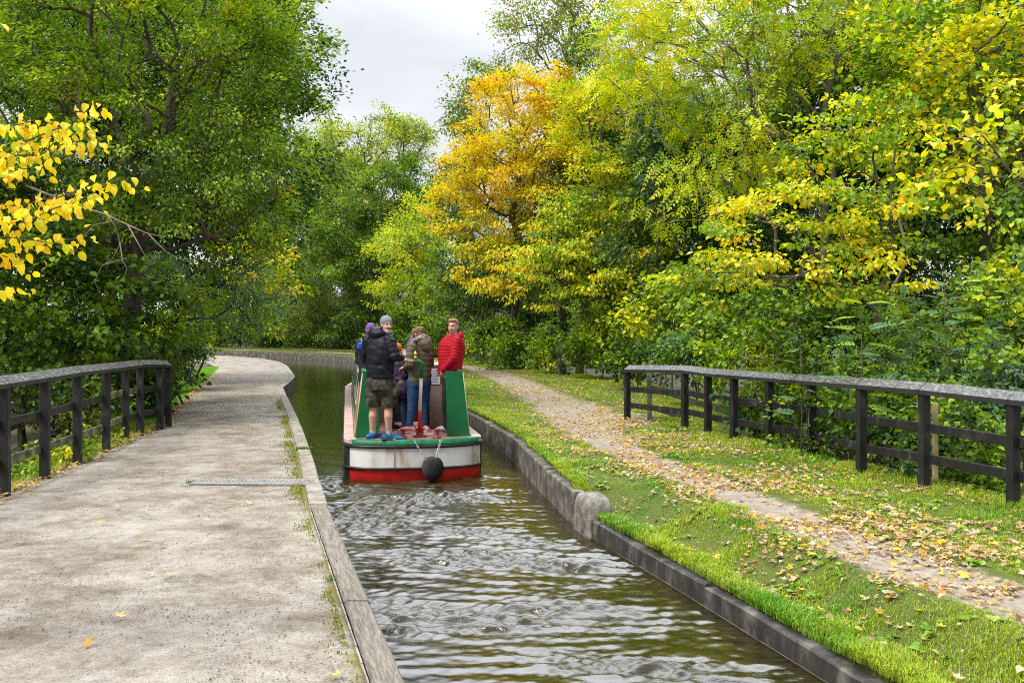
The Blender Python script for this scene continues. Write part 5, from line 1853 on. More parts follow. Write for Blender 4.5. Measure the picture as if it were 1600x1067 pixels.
T('woodland_tree', 'small dark green tree close behind the red jacket', 'tree', gp(757, 50, .2), [(735, 420, 50, 55, 55, 2.6), (765, 470, 49, 60, 35, 2.2), (690, 460, 51, 45, 40, 2.2)], pal(('dark', 2.5), ('green', 3), ('teal', 2), ('mid', 1.2), ('fresh', .4)), leaf=.17, cov=1.8, sp=.85, sig=.32, ncl=3, sig2=.2, rbase=.24, rtw=.016, seed=43)
T('beech_tree', 'yellow green tree with layered golden leaves right of the orange tree', 'tree', gp(905, 37, .2), [(950, 200, 36, 80, 90, 2.6), (920, 310, 35.5, 65, 65, 2.4), (960, 330, 35, 95, 80, 2.6), (900, 410, 35, 85, 60, 2.4), (1000, 430, 34, 70, 60, 2.2), (985, 130, 36, 50, 50, 2), (910, 180, 37, 25, 60, 1.5)],
  pal(('green', 1), ('mid', 1.7), ('fresh', 2.2), ('ygreen', 3), ('lime', 3), ('yellow', 2.2), ('gold', .5)), leaf=.15, cov=1.8, sp=.72, sig=.28, ncl=3, sig2=.18, rbase=.2, seed=44, flat=.35, rtw=.01, coltop=.4)
T('ivy_tree', 'dark blue green ivy covered tree between yellow trees on the right', 'tree', gp(1030, 31, .1), [(1025, 180, 31, 28, 70, 1.4), (1035, 290, 30.5, 32, 45, 1.4), (1000, 240, 31, 22, 45, 1.2)], pal(('dark', 2.5), ('teal', 3), ('bluegreen', 1.5), ('green', 2)), leaf=.13, kind='broad', cov=2.0, sp=.6, sig=.24, ncl=3, sig2=.16, rbase=.14, seed=45)
T('ash_tree', 'tall ash tree with bright yellow green feathery sprays at upper right', 'tree', gp(1290, 25, -.6),
  [(1060, 90, 25, 130, 95, 2.6), (1180, 50, 24.5, 140, 95, 2.6), (1130, 200, 24, 95, 90, 2.2), (1090, 300, 23.5, 60, 60, 1.6), (1010, 40, 25, 80, 70, 2.2), (1320, 30, 25, 110, 70, 2.4), (1180, 290, 24, 60, 60, 1.5)],
  pal(('mid', .8), ('fresh', 2), ('ygreen', 4), ('lime', 4.5), ('yellow', .9)), leaf=.42, kind='pinnate', cov=2.0, sp=.62, sig=.26, ncl=2, sig2=.2, rbase=.15, bark='bark_pale', seed=46, trunk_top=P(1300, -40, 25), rtw=.007, droop=.5, bf=.3)
for i, (u0, u1, d, r_, lab) in enumerate([(1235, 1175, 24.2, .07, 'thin pale stem leaning left of the tall ash trunk'), (1262, 1235, 26, .06, 'slim grey stem just left of the tall ash trunk'), (1385, 1450, 22, .07, 'pale stem leaning right in front of the yellow maple')]):
    T('young_tree', lab, 'tree', gp(u0, d, -.8), [((u0 + u1) / 2, -20, d, 40, 70, 1), (u1, 90, d, 40, 60, .8)], pal(('mid', 2), ('fresh', 2), ('ygreen', 2), ('yellow', .8)), leaf=.13, cov=1.0, sp=.6, rbase=r_, bark='bark_pale', seed=50 + i, trunk_top=P(u1, -30, d), rtw=.008)
T('field_maple', 'tall maple with green and yellow mixed leaves at the right edge', 'tree', gp(1540, 19, -.8),
  [(1500, 90, 19, 130, 110, 2.2), (1590, 220, 18, 110, 120, 2), (1420, 110, 19.5, 90, 90, 1.8), (1480, 260, 18.5, 100, 80, 1.8), (1570, 360, 17.5, 110, 80, 1.6), (1620, 60, 18.5, 120, 120, 2)],
  pal(('green', 2), ('mid', 3), ('fresh', 3), ('ygreen', 2), ('lime', 2.2), ('yellow', 2)), leaf=.125, kind='broad', cov=1.6, sp=.6, sig=.24, ncl=3, sig2=.16, rbase=.17, seed=47, flat=.45, rtw=.008)
T('hazel_tree', 'hazel with layered yellow leaves in front of the ash trunk', 'tree', gp(1395, 15.5, -.3),
  [(1290, 250, 15.5, 95, 50, 1.1), (1240, 320, 15.2, 110, 45, 1.1), (1200, 400, 15, 110, 50, 1.1), (1350, 360, 15, 95, 55, 1), (1110, 440, 15.3, 65, 40, 1), (1300, 430, 14.8, 110, 45, 1), (1370, 200, 15.5, 60, 40, 1)],
  pal(('green', 1), ('mid', 2), ('fresh', 2), ('ygreen', 2.5), ('lime', 2), ('yellow', 2.6), ('gold', 1)), leaf=.09, kind='broad', cov=1.35, sp=.42, sig=.2, ncl=2, sig2=.14, rbase=.07, seed=48, flat=.28, rtw=.006, trunk_top=P(1400, 220, 15.6), bf=.25)
T('hazel_tree', 'sparse hazel branch with large yellow green leaves nearest the right edge', 'tree', gp(1690, 11, -.1),
  [(1530, 220, 11.5, 75, 35, .6), (1580, 270, 11.3, 70, 35, .6), (1460, 290, 11.6, 55, 25, .5)], pal(('fresh', 2), ('ygreen', 2), ('lime', 2), ('yellow', 2.4)), leaf=.12, kind='broad', cov=.75, sp=.3, sig=.14, ncl=2, sig2=.12, rbase=.05, seed=49, flat=.35, trunk_top=P(1640, 180, 11.3), rtw=.004)
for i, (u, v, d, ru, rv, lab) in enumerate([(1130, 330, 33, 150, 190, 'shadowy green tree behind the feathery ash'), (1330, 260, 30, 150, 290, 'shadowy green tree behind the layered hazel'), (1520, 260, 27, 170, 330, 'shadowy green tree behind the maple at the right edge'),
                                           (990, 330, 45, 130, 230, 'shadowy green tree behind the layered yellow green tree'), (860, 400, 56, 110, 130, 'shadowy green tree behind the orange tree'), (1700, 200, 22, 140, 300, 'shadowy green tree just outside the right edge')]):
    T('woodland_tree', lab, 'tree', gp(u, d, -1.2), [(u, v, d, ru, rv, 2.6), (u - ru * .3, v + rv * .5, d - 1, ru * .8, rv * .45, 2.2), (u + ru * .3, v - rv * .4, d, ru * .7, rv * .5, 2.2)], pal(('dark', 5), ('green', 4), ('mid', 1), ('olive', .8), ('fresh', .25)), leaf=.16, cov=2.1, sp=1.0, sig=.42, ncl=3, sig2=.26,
      rbase=.24, rmin=.02, seed=60 + i, group='shadowy trees behind the right bank', bark='bark_pale')  # darker leaf mix here also carries the shade of the wood's interior
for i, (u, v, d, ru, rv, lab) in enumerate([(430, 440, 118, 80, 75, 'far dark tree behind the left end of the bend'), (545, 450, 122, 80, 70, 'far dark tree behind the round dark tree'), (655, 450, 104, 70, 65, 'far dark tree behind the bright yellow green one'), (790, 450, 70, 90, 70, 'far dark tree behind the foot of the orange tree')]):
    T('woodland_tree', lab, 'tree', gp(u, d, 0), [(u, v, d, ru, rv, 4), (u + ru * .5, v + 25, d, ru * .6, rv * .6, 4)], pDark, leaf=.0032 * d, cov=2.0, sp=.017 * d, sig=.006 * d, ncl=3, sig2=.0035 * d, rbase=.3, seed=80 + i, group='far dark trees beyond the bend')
# ---- undergrowth right
pU = pal(('dark', 2), ('green', 3.5), ('mid', 3), ('fresh', 1.2), ('ygreen', .5))
pU2 = pal(('teal', 1), ('bluegreen', 3), ('green', 2), ('mid', 2), ('fresh', .6))
pU3 = pal(('green', 2), ('mid', 2.5), ('fresh', 2), ('ygreen', 1.4), ('yellow', .8))
brush = [
    # u, v, d, ru, rv, palette, leaf, kind, label
    (1720, 560, 12.5, 90, 110, pU, .1, 'broad', 'tall leafy bush behind the right fence just past the picture edge'),
    (1600, 470, 15, 110, 70, pU3, .11, 'broad', 'leafy bush with yellow flecks at the far right behind the fence'),
    (1480, 520, 14.2, 100, 70, pU2, .3, 'pinnate', 'blue green feathery bush above the right fence rail'),
    (1585, 610, 11.8, 90, 70, pU2, .085, 'broad', 'low bush filling the rails beside the right picture edge'),
    (1500, 660, 12.4, 90, 60, pU, .09, 'broad', 'nettly green clump behind the two nearest whole fence bays'),
    (1400, 640, 13.3, 80, 65, pU2, .09, 'broad', 'leafy clump behind the fence below the round leaved spray'),
    (1330, 610, 14.6, 70, 60, pU, .1, 'broad', 'dark leafy clump behind the ivy covered fence posts'),
    (1250, 590, 16, 70, 65, pU, .1, 'broad', 'dark bush behind the middle of the right fence'),
    (1180, 560, 17.5, 70, 60, pU3, .11, 'broad', 'green bush with pale leaves above the stair handrail'),
    (1330, 500, 17, 110, 60, pU, .11, 'broad', 'dark bush under the layered hazel'),
    (1180, 490, 20, 100, 50, pU, .12, 'broad', 'tangled dark bush left of the hazel foot'),
    (1080, 545, 22, 60, 50, pU2, .12, 'broad', 'blue green bush just left beyond the fence end'),
    (1050, 470, 25, 60, 55, pU3, .13, 'broad', 'yellow green bush above the far end of the right fence'),
    (1000, 540, 28, 50, 42, pU, .13, 'broad', 'dark bush on the grass edge left of the fence end'),
    (940, 530, 34, 50, 48, pU3, .15, 'diamond', 'olive yellow bush on the grass edge by the ivy trunk'),
    (880, 530, 38, 45, 45, pU3, .16, 'diamond', 'yellowish green bush at the foot of the ivy trunk'),
    (815, 535, 42, 45, 40, pU, .16, 'diamond', 'green bush right of the red jacket'),
    (770, 530, 47, 40, 40, pU, .17, 'diamond', 'dark bush close to the red jacket'),
    (960, 470, 40, 60, 50, pU, .17, 'diamond', 'dark thicket behind the olive yellow bush'),
    (700, 520, 58, 50, 38, pU, .2, 'diamond', 'dark bush behind the olive parka'),
    (640, 520, 68, 50, 40, pU, .22, 'diamond', 'dark bush on the far bank behind the helmsman'),
    (570, 515, 80, 55, 36, pDark, .24, 'diamond', 'dark hedge bush on the far bank behind the boat roof'),
    (505, 515, 88, 50, 34, pU, .26, 'diamond', 'dark hedge bush on the far bank left of the boat'),
    (440, 512, 95, 50, 34, pDark, .28, 'diamond', 'dark hedge bush on the far bank at the end of the water'),
    (375, 510, 100, 50, 34, pDark, .3, 'diamond', 'dark hedge bush on the far bank behind the left path bend'),
    (40, 610, 17.5, 130, 60, pDark, .12, 'broad', 'dark bush in the gloom behind the first bays of the left fence'),
    (190, 600, 21, 80, 50, pDark, .12, 'broad', 'dark bush behind the far bays of the left fence'),
    (90, 560, 23, 150, 60, pDark, .14, 'broad', 'dark bush deep in the shade above the left fence'),
    (240, 540, 29, 70, 50, pU, .15, 'broad', 'dim green bush in the shade beyond the left fence end'),
    (315, 505, 104, 50, 40, pDark, .3, 'diamond', 'dark hedge bush at the far left end of the bend'),
]
for i, (u, v, d, ru, rv, pl_, lf, kd, lab) in enumerate(brush):
    xg, zg = (u - CX) / F * d, 0
    zg = float(np.where(xg > float(xfr(d)) + 1.2, .1, .4))
    T('bush', lab, 'bush', (xg, d, zg - .3), [(u, v, d, ru, rv, ru / F * d * .7), (u - ru * .4, v + rv * .45, d - .15, ru * .7, rv * .6, ru / F * d * .55), (u + ru * .45, v + rv * .4, d, ru * .7, rv * .6, ru / F * d * .55)], pl_, leaf=lf, kind=kd, cov=1.7, sp=max(.3, lf * 3.2), sig=max(.11, lf * 1.25), ncl=3,
      sig2=lf * 1.1, rbase=.035 + .001 * d, rtw=.004, seed=100 + i, step=.4, zfloor=.15)
# ground level nettles and bramble along both fences
for i, (u, v, d, ru, rv, lab, pl_) in enumerate([(1575, 750, 10.9, 45, 36, 'short weeds at the foot of the nearest right fence post', pU), (1500, 735, 11.6, 50, 36, 'short weeds under the second bay of the right fence', pU2), (1395, 715, 12.7, 50, 34, 'short weeds under the third bay of the right fence', pU),
                                               (1300, 690, 14.2, 45, 32, 'short weeds where ivy climbs the right fence', pU2), (1225, 670, 15.6, 40, 26, 'ivy growing through the middle rails of the right fence', pU),
                                               (100, 720, 13.6, 45, 30, 'low green weeds under the second bay of the left fence', pU3), (35, 738, 12.5, 40, 34, 'low yellowish weeds beside the nearest left fence post', pU3), (150, 690, 15.6, 35, 24, 'low weeds under the middle of the left fence', pU),
                                               (245, 677, 18.6, 18, 10, 'small green weeds round the last left fence post', pU2), (-40, 745, 12, 40, 40, 'low weeds under the left fence at the picture edge', pU), (110, 650, 17, 60, 22, 'pale weeds on the slope behind the left fence', pal(('olive', 2), ('pale', 2), ('ygreen', 1), ('brown', 1)))]):
    T('weed', lab, 'plant', ((u - CX) / F * d, d, .2), [(u, v, d, ru, rv, .35)], pl_, leaf=.075, kind='broad', cov=1.6, sp=.16, sig=.06, ncl=2, sig2=.06, rbase=.008, rtw=.002, seed=140 + i, step=.2, zfloor=.2)
for i, (u, v, d, ru, rv, lab) in enumerate([(1235, 660, 14.2, 30, 55, 'bramble poking through the rails between the two ivy covered posts'), (1160, 640, 15.6, 28, 45, 'bramble growing through the rails left of the ivy covered posts'), (1310, 665, 12.9, 30, 55, 'bramble pushing through the rails right of the ivy covered posts'),
                                               (1420, 690, 11.5, 40, 60, 'leafy weeds pressing against the rails of the third whole right bay'), (1530, 700, 10.9, 45, 75, 'leafy weeds pressing against the rails nearest the right edge')]):
    T('bramble', lab, 'plant', ((u - CX) / F * d, d + .15, .1), [(u, v, d + .12, ru, rv, .3)], pU2 if i % 2 else pU, leaf=.085, kind='broad', cov=1.1, sp=.2, sig=.08, ncl=2, sig2=.07, rbase=.01, rtw=.002, seed=180 + i, step=.2, zfloor=.3)
# ivy up two posts
for i, (u, v, d, lab) in enumerate([(1268, 655, 13.55, 'ivy climbing the fence post in the middle of the right fence'), (1202, 645, 14.85, 'ivy climbing the next post farther along the right fence')]):
    T('ivy', lab, 'plant', ((u - CX) / F * d, d - .08, .4), [(u, v, d - .07, 9, 58, .06), (u + 12, v + 25, d, 14, 20, .08)], pal(('dark', 3), ('green', 3), ('mid', 1), ('brown', .4)), leaf=.055, kind='broad', cov=1.3, sp=.1, sig=.03, ncl=2, sig2=.03, rbase=.01, rtw=.002, seed=160 + i, step=.15, trunk_top=P(u, v - 55, d - .07))
# ivy trunk on the far right bank and other dark stems
T('ivy_tree', 'ivy covered dark trunk standing on the grass edge far along the right bank', 'tree', gp(877, 36.5, .3), [(877, 545, 36.3, 12, 40, .3), (878, 490, 36.3, 12, 40, .3), (880, 410, 36.5, 30, 40, .8)], pal(('dark', 4), ('teal', 2), ('green', 1)), leaf=.12, kind='broad', cov=2, sp=.3, sig=.08, ncl=2, sig2=.08, rbase=.2, rtw=.02, seed=170)

# ---- compound leaved saplings rising above the right fence
for i, (u, v0, v1, d, n, kd, lf, pl_, lab) in enumerate([
        (1345, 600, 478, 12.6, 9, 'robinia', .62, pal(('bluegreen', 3), ('mid', 2), ('fresh', 2)), 'sapling with rows of round pale green leaflets above the right fence'),
        (1250, 590, 530, 13.8, 7, 'robinia', .5, pal(('bluegreen', 3), ('mid', 3)), 'small sapling with round leaflets left of the taller round leaved sapling'),
        (1545, 620, 440, 12.8, 13, 'robinia', .42, pal(('mid', 2), ('fresh', 3), ('bluegreen', 1.5)), 'upright sapling with bright fine leaflets near the right edge'),
        (1475, 560, 430, 13.6, 10, 'robinia', .42, pal(('bluegreen', 3), ('teal', 1), ('mid', 1.5)), 'upright bluish sapling left of the bright fine leaved one'),
        (1420, 640, 560, 12.9, 8, 'robinia', .4, pal(('bluegreen', 3), ('teal', 1), ('mid', 2)), 'low bluish sapling just behind the right fence cap')]):
    r = np.random.default_rng(200 + i)
    base = np.array([(u - CX) / F * d, d, .1])
    top = P(u, v1, d)
    root = empty('sapling', base)
    tag(root, lab, 'sapling')
    tt = np.linspace(.45, 1, n)
    c = base + (top - base) * tt[:, None]
    az = np.arange(n) * 2.4 + r.uniform(0, 6)
    c = np.repeat(c, 2, 0)
    az = np.repeat(az, 2) + np.tile([0, math.pi * .85], n)
    ax = np.stack([np.cos(az), np.sin(az) * .7, r.uniform(.1, .5, len(az))], -1)
    nr = np.tile([0, -.35, 1.], (len(az), 1)) + r.normal(0, .2, (len(az), 3))
    w, colr = pl_
    col = colr[r.choice(len(w), len(az), p=w)] * r.uniform(.85, 1.25, (len(az), 1))
    v, fs, k = leaf_arrays(c - base, ax, nr, lf * r.uniform(.7, 1.1, len(az)), kd)
    np_mesh('leaves', v, fs, M['leaf'], root, np.repeat(col, k, 0))
    MB().tube([(0, 0, -.4), tuple((top - base) * .5 + np.array([.03, 0, 0])), tuple(top - base)], [.016, .011, .004], 6).build('stem', M['bark_green'], root)

# ---- the near lime tree whose yellow sprays enter at upper left
r = np.random.default_rng(77)
base = np.array([-5.35, 5.6, .0])
root = empty('lime_tree', base)
tag(root, 'near tree whose bright yellow leaf sprays reach in from the left edge', 'tree')
sprays = [[(-160, 330), (-60, 262), (40, 225), (100, 195), (150, 168)], [(-120, 310), (-20, 250), (60, 240), (120, 222), (148, 214)],
          [(-160, 420), (-50, 330), (40, 320), (120, 300), (192, 278)], [(-140, 380), (-30, 345), (50, 340), (110, 322), (140, 305)],
          [(-150, 390), (-60, 372), (20, 372), (80, 378), (128, 372)], [(-150, 345), (-70, 285), (0, 270), (50, 262)],
          [(-160, 460), (-90, 420), (-30, 402), (36, 405)], [(-150, 500), (-80, 470), (-20, 452), (18, 452)], [(-190, 240), (-90, 215), (-10, 200), (60, 188)],
          [(-170, 130), (-100, 90), (-60, 60), (-20, 30)], [(-260, 60), (-330, 10), (-420, -40)], [(-300, 200), (-420, 150), (-520, 130)], [(-300, 320), (-420, 280), (-560, 260)]]
A = [base + np.array([0, 0, z]) for z in (-.2, .6, 1.3, 2.0, 2.7, 3.4, 4.2, 5.0)]
for i in range(1, 8):
    A[i] = A[i] + np.array([.04 * math.sin(i * 2), .03 * math.cos(i * 1.7), 0])
par = [-1] + list(range(7))
cl, cax, ccol = [], [], []
w, colr = pal(('fresh', .25), ('lime', .5), ('yellow', 7), ('gold', 2.6), ('orange', .25))
for si, s in enumerate(sprays):
    dep = 5.0 + r.uniform(-.25, .35)
    pts = [P(u, v, dep + .12 * k) for k, (u, v) in enumerate(s)]
    zi = int(np.argmin([abs(a[2] - pts[0][2] + .25) for a in A[:8]]))
    prev = zi
    seq = []
    for a, b_ in zip([A[zi]] + pts[:-1], pts):
        k = max(1, int(np.linalg.norm(b_ - a) / .07))
        for q in range(1, k + 1):
            m = a + (b_ - a) * q / k + r.normal(0, .006, 3)
            A.append(m)
            par.append(prev)
            prev = len(A) - 1
            seq.append(prev)
    start = len(seq) // 3
    for q in seq[start:]:
        for rep in range(9):
            off = r.normal(0, .05, 3) * np.array([1, 1.4, .5])
            cl.append(A[q] + off + np.array([0, 0, -.01]))
            cax.append(np.array([off[0] * 6 + .25, off[1] * 6 - .15, -.75]) + r.normal(0, .3, 3))
            t_ = (q - seq[start]) / max(1, len(seq) - start)
            ccol.append(colr[r.choice(len(w), p=w)] * r.uniform(.82, 1.2))
cl = np.array(cl)
v, fs, k = leaf_arrays(cl - base, np.array(cax), r.normal(0, .6, (len(cl), 3)) + np.array([.1, -.75, .6]), .052 * r.uniform(.5, 1.3, len(cl)), 'heart')
np_mesh('crown', v, fs, M['leaf'], root, np.repeat(np.array(ccol), k, 0))
limbs_mesh('trunk', np.array(A) - base, np.array(par), .0022, .09, M['bark'], root, pw=.42)

# ---- a bare grey dead bough under the big left tree
mb = MB()
bp = [P(120, 322, 17.6), P(165, 335, 17.5), P(185, 345, 17.4), P(230, 365, 17.3), P(265, 372, 17.3)]
mb.tube([P(40, 290, 18), *bp], [.03, .026, .022, .018, .012, .005], 6)
for s in ([(168, 336), (182, 352), (187, 380), (178, 402), (166, 420)], [(187, 378), (196, 405), (200, 420), (192, 436)], [(185, 345), (150, 350), (128, 372), (112, 380)], [(200, 352), (225, 395), (240, 420)], [(230, 365), (262, 395), (290, 410)], [(196, 402), (160, 415), (150, 440), (158, 462)]):
    mb.tube([P(u, v, 17.35) + rng.normal(0, .02, 3) for u, v in s], [.013, .01, .008, .006, .004][:len(s)], 5)
tag(mb.build('dead_bough', M['bark_pale']), 'bare grey dead bough poking out under the big left tree', 'branch')

# ------------------------------------------------------------------ grass
r = np.random.default_rng(5)


def blades(name, label, x, y, z, h, wid, colr, parent=None):
    n = len(x)
    az = r.uniform(0, 2 * math.pi, n)
    d = np.stack([np.cos(az), np.sin(az), np.zeros(n)], -1)
    s = np.stack([-np.sin(az), np.cos(az), np.zeros(n)], -1)
    b0 = np.stack([x, y, z - .012], -1)
    lean = r.uniform(.1, .75, n)[:, None]
    m = b0 + d * (h * .35)[:, None] * lean + np.array([0, 0, 1]) * (h * .62)[:, None]
    t = b0 + d * (h * 1.0)[:, None] * lean + np.array([0, 0, 1]) * (h * (1 - .25 * lean[:, 0]))[:, None]
    w_ = (wid / 2)[:, None]
    v = np.stack([b0 - s * w_, b0 + s * w_, m + s * w_ * .8, m - s * w_ * .8, t], 1).reshape(-1, 3)
    o5 = (np.arange(n) * 5)[:, None]
    q = o5 + np.array([[0, 1, 2, 3]])
    tr_ = o5 + np.array([[3, 2, 4]])
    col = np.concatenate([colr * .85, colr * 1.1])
    o_ = np_mesh(name, v, [q, tr_], M['leaf'], parent, np.clip(col, 0, .8))
    return tag(o_, label, 'grass', None, 'stuff')


def grass_cols(n, x, y):
    f = fbm(x * .9, y * .9, 12)[:, None]
    a = np.array((.13, .32, .018))
    b_ = np.array((.36, .46, .035))
    c = np.array((.48, .42, .14))
    g2 = fbm(x * 3.1, y * 3.1, 91)[:, None]
    t = np.clip((f - .42) * 3.4 + .5 + (g2 - .5) * 1.6 + r.normal(0, .2, (n, 1)), 0, 1)
    col = a * (1 - t) + b_ * t
    dry = (r.random((n, 1)) < .04 + .16 * np.clip(fbm(x * 2, y * 2, 66) - .45, 0, 1)[:, None] * 3)
    return np.where(dry, c, col) * r.uniform(.75, 1.25, (n, 1))


def pathmask(x, y):
    mid = (rpl(y) + rpr(y)) / 2
    half = np.maximum((rpr(y) - rpl(y)) / 2, .2)
    p = np.clip(1.25 - np.abs(x - mid) / half * .85, 0, 1)
    return np.maximum(p, np.where((y > 17.5) & (y < 20.5), np.clip(1 - np.abs(x - 2.6) / 0.9, 0, 1) * .6, 0))


def scatter(n, y0, y1, power, xa, xb):
    y = y0 * (y1 / y0) ** (r.random(n) ** power)
    t = r.random(n)
    return xa(y) * (1 - t) + xb(y) * t, y


x, y = scatter(560000, 4.6, 62, 1.0, lambda y: xr(y) + .1, lambda y: xfr(y) + .9)
pmv = pathmask(x, y)
keep = r.random(len(x)) < np.clip(1.25 - (pmv + 1.2 * (fbm(x * 2.6, y * 2.6, 31) - .5)) * 2.2, .0, 1) * (.6 + .6 * fbm(x * 1.3, y * 1.3, 8))
keep &= (x > xr(y) + np.where(y > 10.5, .1, .07) + .06 * r.random(len(x)))
x, y = x[keep], y[keep]
patch = fbm(x * 1.8, y * 1.8, 77)
edge_b = np.exp(-((x - xr(y) - .2) / .16) ** 2) * (y < 10.4)
h = (.022 + .06 * np.clip(patch - .42, 0, 1) * 2.2 + .05 * edge_b * patch) * r.uniform(.6, 1.4, len(x))
fence_b = np.exp(-((x - xfr(y)) / .35) ** 2)
h += .07 * fence_b * r.random(len(x))
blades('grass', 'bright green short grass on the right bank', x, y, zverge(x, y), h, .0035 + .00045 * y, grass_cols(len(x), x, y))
x2, y2 = scatter(2400, 4.8, 30, 1.0, lambda y: xr(y) + .15, lambda y: xfr(y) + .7)
k2 = (pathmask(x2, y2) < .55) & (fbm(x2 * 1.7, y2 * 1.7, 57) > .5)
x2, y2 = x2[k2], y2[k2]
x2 = np.repeat(x2, 5) + r.normal(0, .02, len(x2) * 5)
y2 = np.repeat(y2, 5) + r.normal(0, .02, len(y2) * 5)
n2 = len(x2)
a2 = r.uniform(0, 6.28, n2)
v, fs, k = leaf_arrays(np.stack([x2, y2, zverge(x2, y2) + .012], -1), np.stack([np.cos(a2), np.sin(a2), r.uniform(.1, .7, n2)], -1), r.normal(0, .3, (n2, 3)) + np.array([0, 0, 1.]), r.uniform(.03, .075, n2), 'broad')
cw = np.array([(.16, .34, .03), (.24, .42, .035), (.32, .47, .06), (.42, .42, .08)])[r.choice(4, n2, p=[.35, .35, .2, .1])] * r.uniform(.7, 1.2, (n2, 1))
tag(np_mesh('ground_cover', v, fs, M['leaf'], None, np.repeat(cw, k, 0)), 'low broad leaved weeds growing among the grass on the right bank', 'ground cover', None, 'stuff')
# overhanging fringe along the near low wall
n = 42000
y = 4.4 * (48 / 4.4) ** r.random(n)
x = xr(y) + .05 + .18 * r.random(n)
cl_ = fbm(y * 2.2, y * 0 + 3, 55)
k_ = r.random(n) < np.clip((cl_ - .25) * 3, .1, 1)
x, y, cl_ = x[k_], y[k_], cl_[k_]
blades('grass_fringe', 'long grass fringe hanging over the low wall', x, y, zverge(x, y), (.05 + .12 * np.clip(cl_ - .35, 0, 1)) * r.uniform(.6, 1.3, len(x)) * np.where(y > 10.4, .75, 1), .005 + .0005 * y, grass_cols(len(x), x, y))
# left: lawn beyond the fence, tufts along the kerb, edge of the fence
n = 42000
y = r.uniform(18.5, 48, n)
x = xpl(y) - .15 - r.random(n) ** 1.3 * np.interp(y, [18.5, 24, 36, 48], [.8, 1.9, 2.4, 1.6])
zl = np.interp(xpl(y) - x, [0, .7, 2.5, 6], [.31, .25, -.12, -.8])
blades('lawn', 'mown bright green grass strip beside the bend of the left path', x, y, zl, .05 * r.uniform(.6, 1.5, n), .012 * np.ones(n), np.array((.19, .42, .02)) * r.uniform(.75, 1.3, (n, 1)))
n = 16000
y = 4.8 * (26 / 4.8) ** r.random(n)
x = xl(y) - .24 - np.abs(r.normal(0, .085, n))
k_ = r.random(n) < np.clip((fbm(y * 1.1, x * 2, 91) - .42) * 3.4, 0, 1) * np.where(y < 10, .55, 1)
x, y = x[k_], y[k_]
blades('kerb_moss_grass', 'yellow green tufts and moss along the left kerb', x, y, np.full(len(x), Z_L + .0), .022 * r.uniform(.4, 1.6, len(x)) * np.where(y > 11, 1.2, 1), .006 + .0005 * y, np.array((.24, .27, .02)) * r.uniform(.6, 1.2, (len(x), 1)))
n = 14000
y = 9 * (19.5 / 9) ** r.random(n)
x = xpl(y) - .1 - np.abs(r.normal(0, .45, n))
zl = np.interp(xpl(y) - x, [0, .7, 2.5, 6], [.31, .25, -.12, -.8])
blades('fence_grass', 'rough grass growing under the left fence', x, y, zl, .11 * r.uniform(.4, 1.6, n), .008 * np.ones(n), grass_cols(n, x, y) * np.array((1.15, .95, 1.2)))
# grass on the far verge behind the boat
n = 30000
y = r.uniform(58, 96, n)
x = xr(y) + .25 + r.random(n) * np.maximum(xfr(y) - xr(y), .5)
kk = pathmask(x, y) < .5
x, y = x[kk], y[kk]
blades('far_grass', 'thin dull grass on the far bank at the bend', x, y, np.full(len(x), .45), .07 * r.uniform(.5, 1.4, len(x)), .04 * np.ones(len(x)), np.array((.2, .2, .06)) * r.uniform(.7, 1.25, (len(x), 1)))
for u, v, d, lab in ((474, 700, 14.9, 'small green weed tuft growing over the left kerb'), (298, 754, 11.8, 'small grass tuft at the left end of the drain'), (519, 905, 7.25, 'tiny green weed beside the timber beam')):
    p_ = P(u, v, d)
    n = 260 if d > 12 else 80
    x = p_[0] + r.normal(0, .075 if d > 12 else .035, n)
    y = p_[1] + r.normal(0, .05, n)
    o_ = blades('weed_tuft', lab, x, y, np.full(n, Z_L + .01), .06 * r.uniform(.5, 1.3, n) * (1 if d > 12 else .5), .009 * np.ones(n) * (1 if d > 12 else .6), np.array((.09, .24, .02)) * r.uniform(.7, 1.2, (n, 1)))
    o_['category'] = 'plant'
    o_['kind'] = 'thing'

# ------------------------------------------------------------------ fallen leaves
lw, lcol = np.array([4, 2.6, 2.2, 1.5, 1.3, 2]), np.array([(.56, .42, .26), (.5, .33, .17), (.7, .52, .06), (.6, .32, .04), (.24, .13, .06), (.68, .55, .38)])
lw = lw / lw.sum()


def litter(name, label, x, y, z, size, stuff=True, kind='lobed'):
    n = len(x)
    a = r.uniform(0, 2 * math.pi, n)
    ax = np.stack([np.cos(a), np.sin(a), r.normal(0, .18, n)], -1)
    nr = r.normal(0, .3, (n, 3)) + np.array([0, 0, 1.])
    v, fs, k = leaf_arrays(np.stack([x, y, z], -1), ax, nr, size, kind)
    col = lcol[r.choice(len(lw), n, p=lw)] * r.uniform(.7, 1.2, (n, 1))
    o_ = np_mesh(name, v, fs, M['leaf'], None, np.repeat(np.clip(col, 0, .85), k, 0))
    tag(o_, label, 'fallen leaves', None, 'stuff')
    return o_


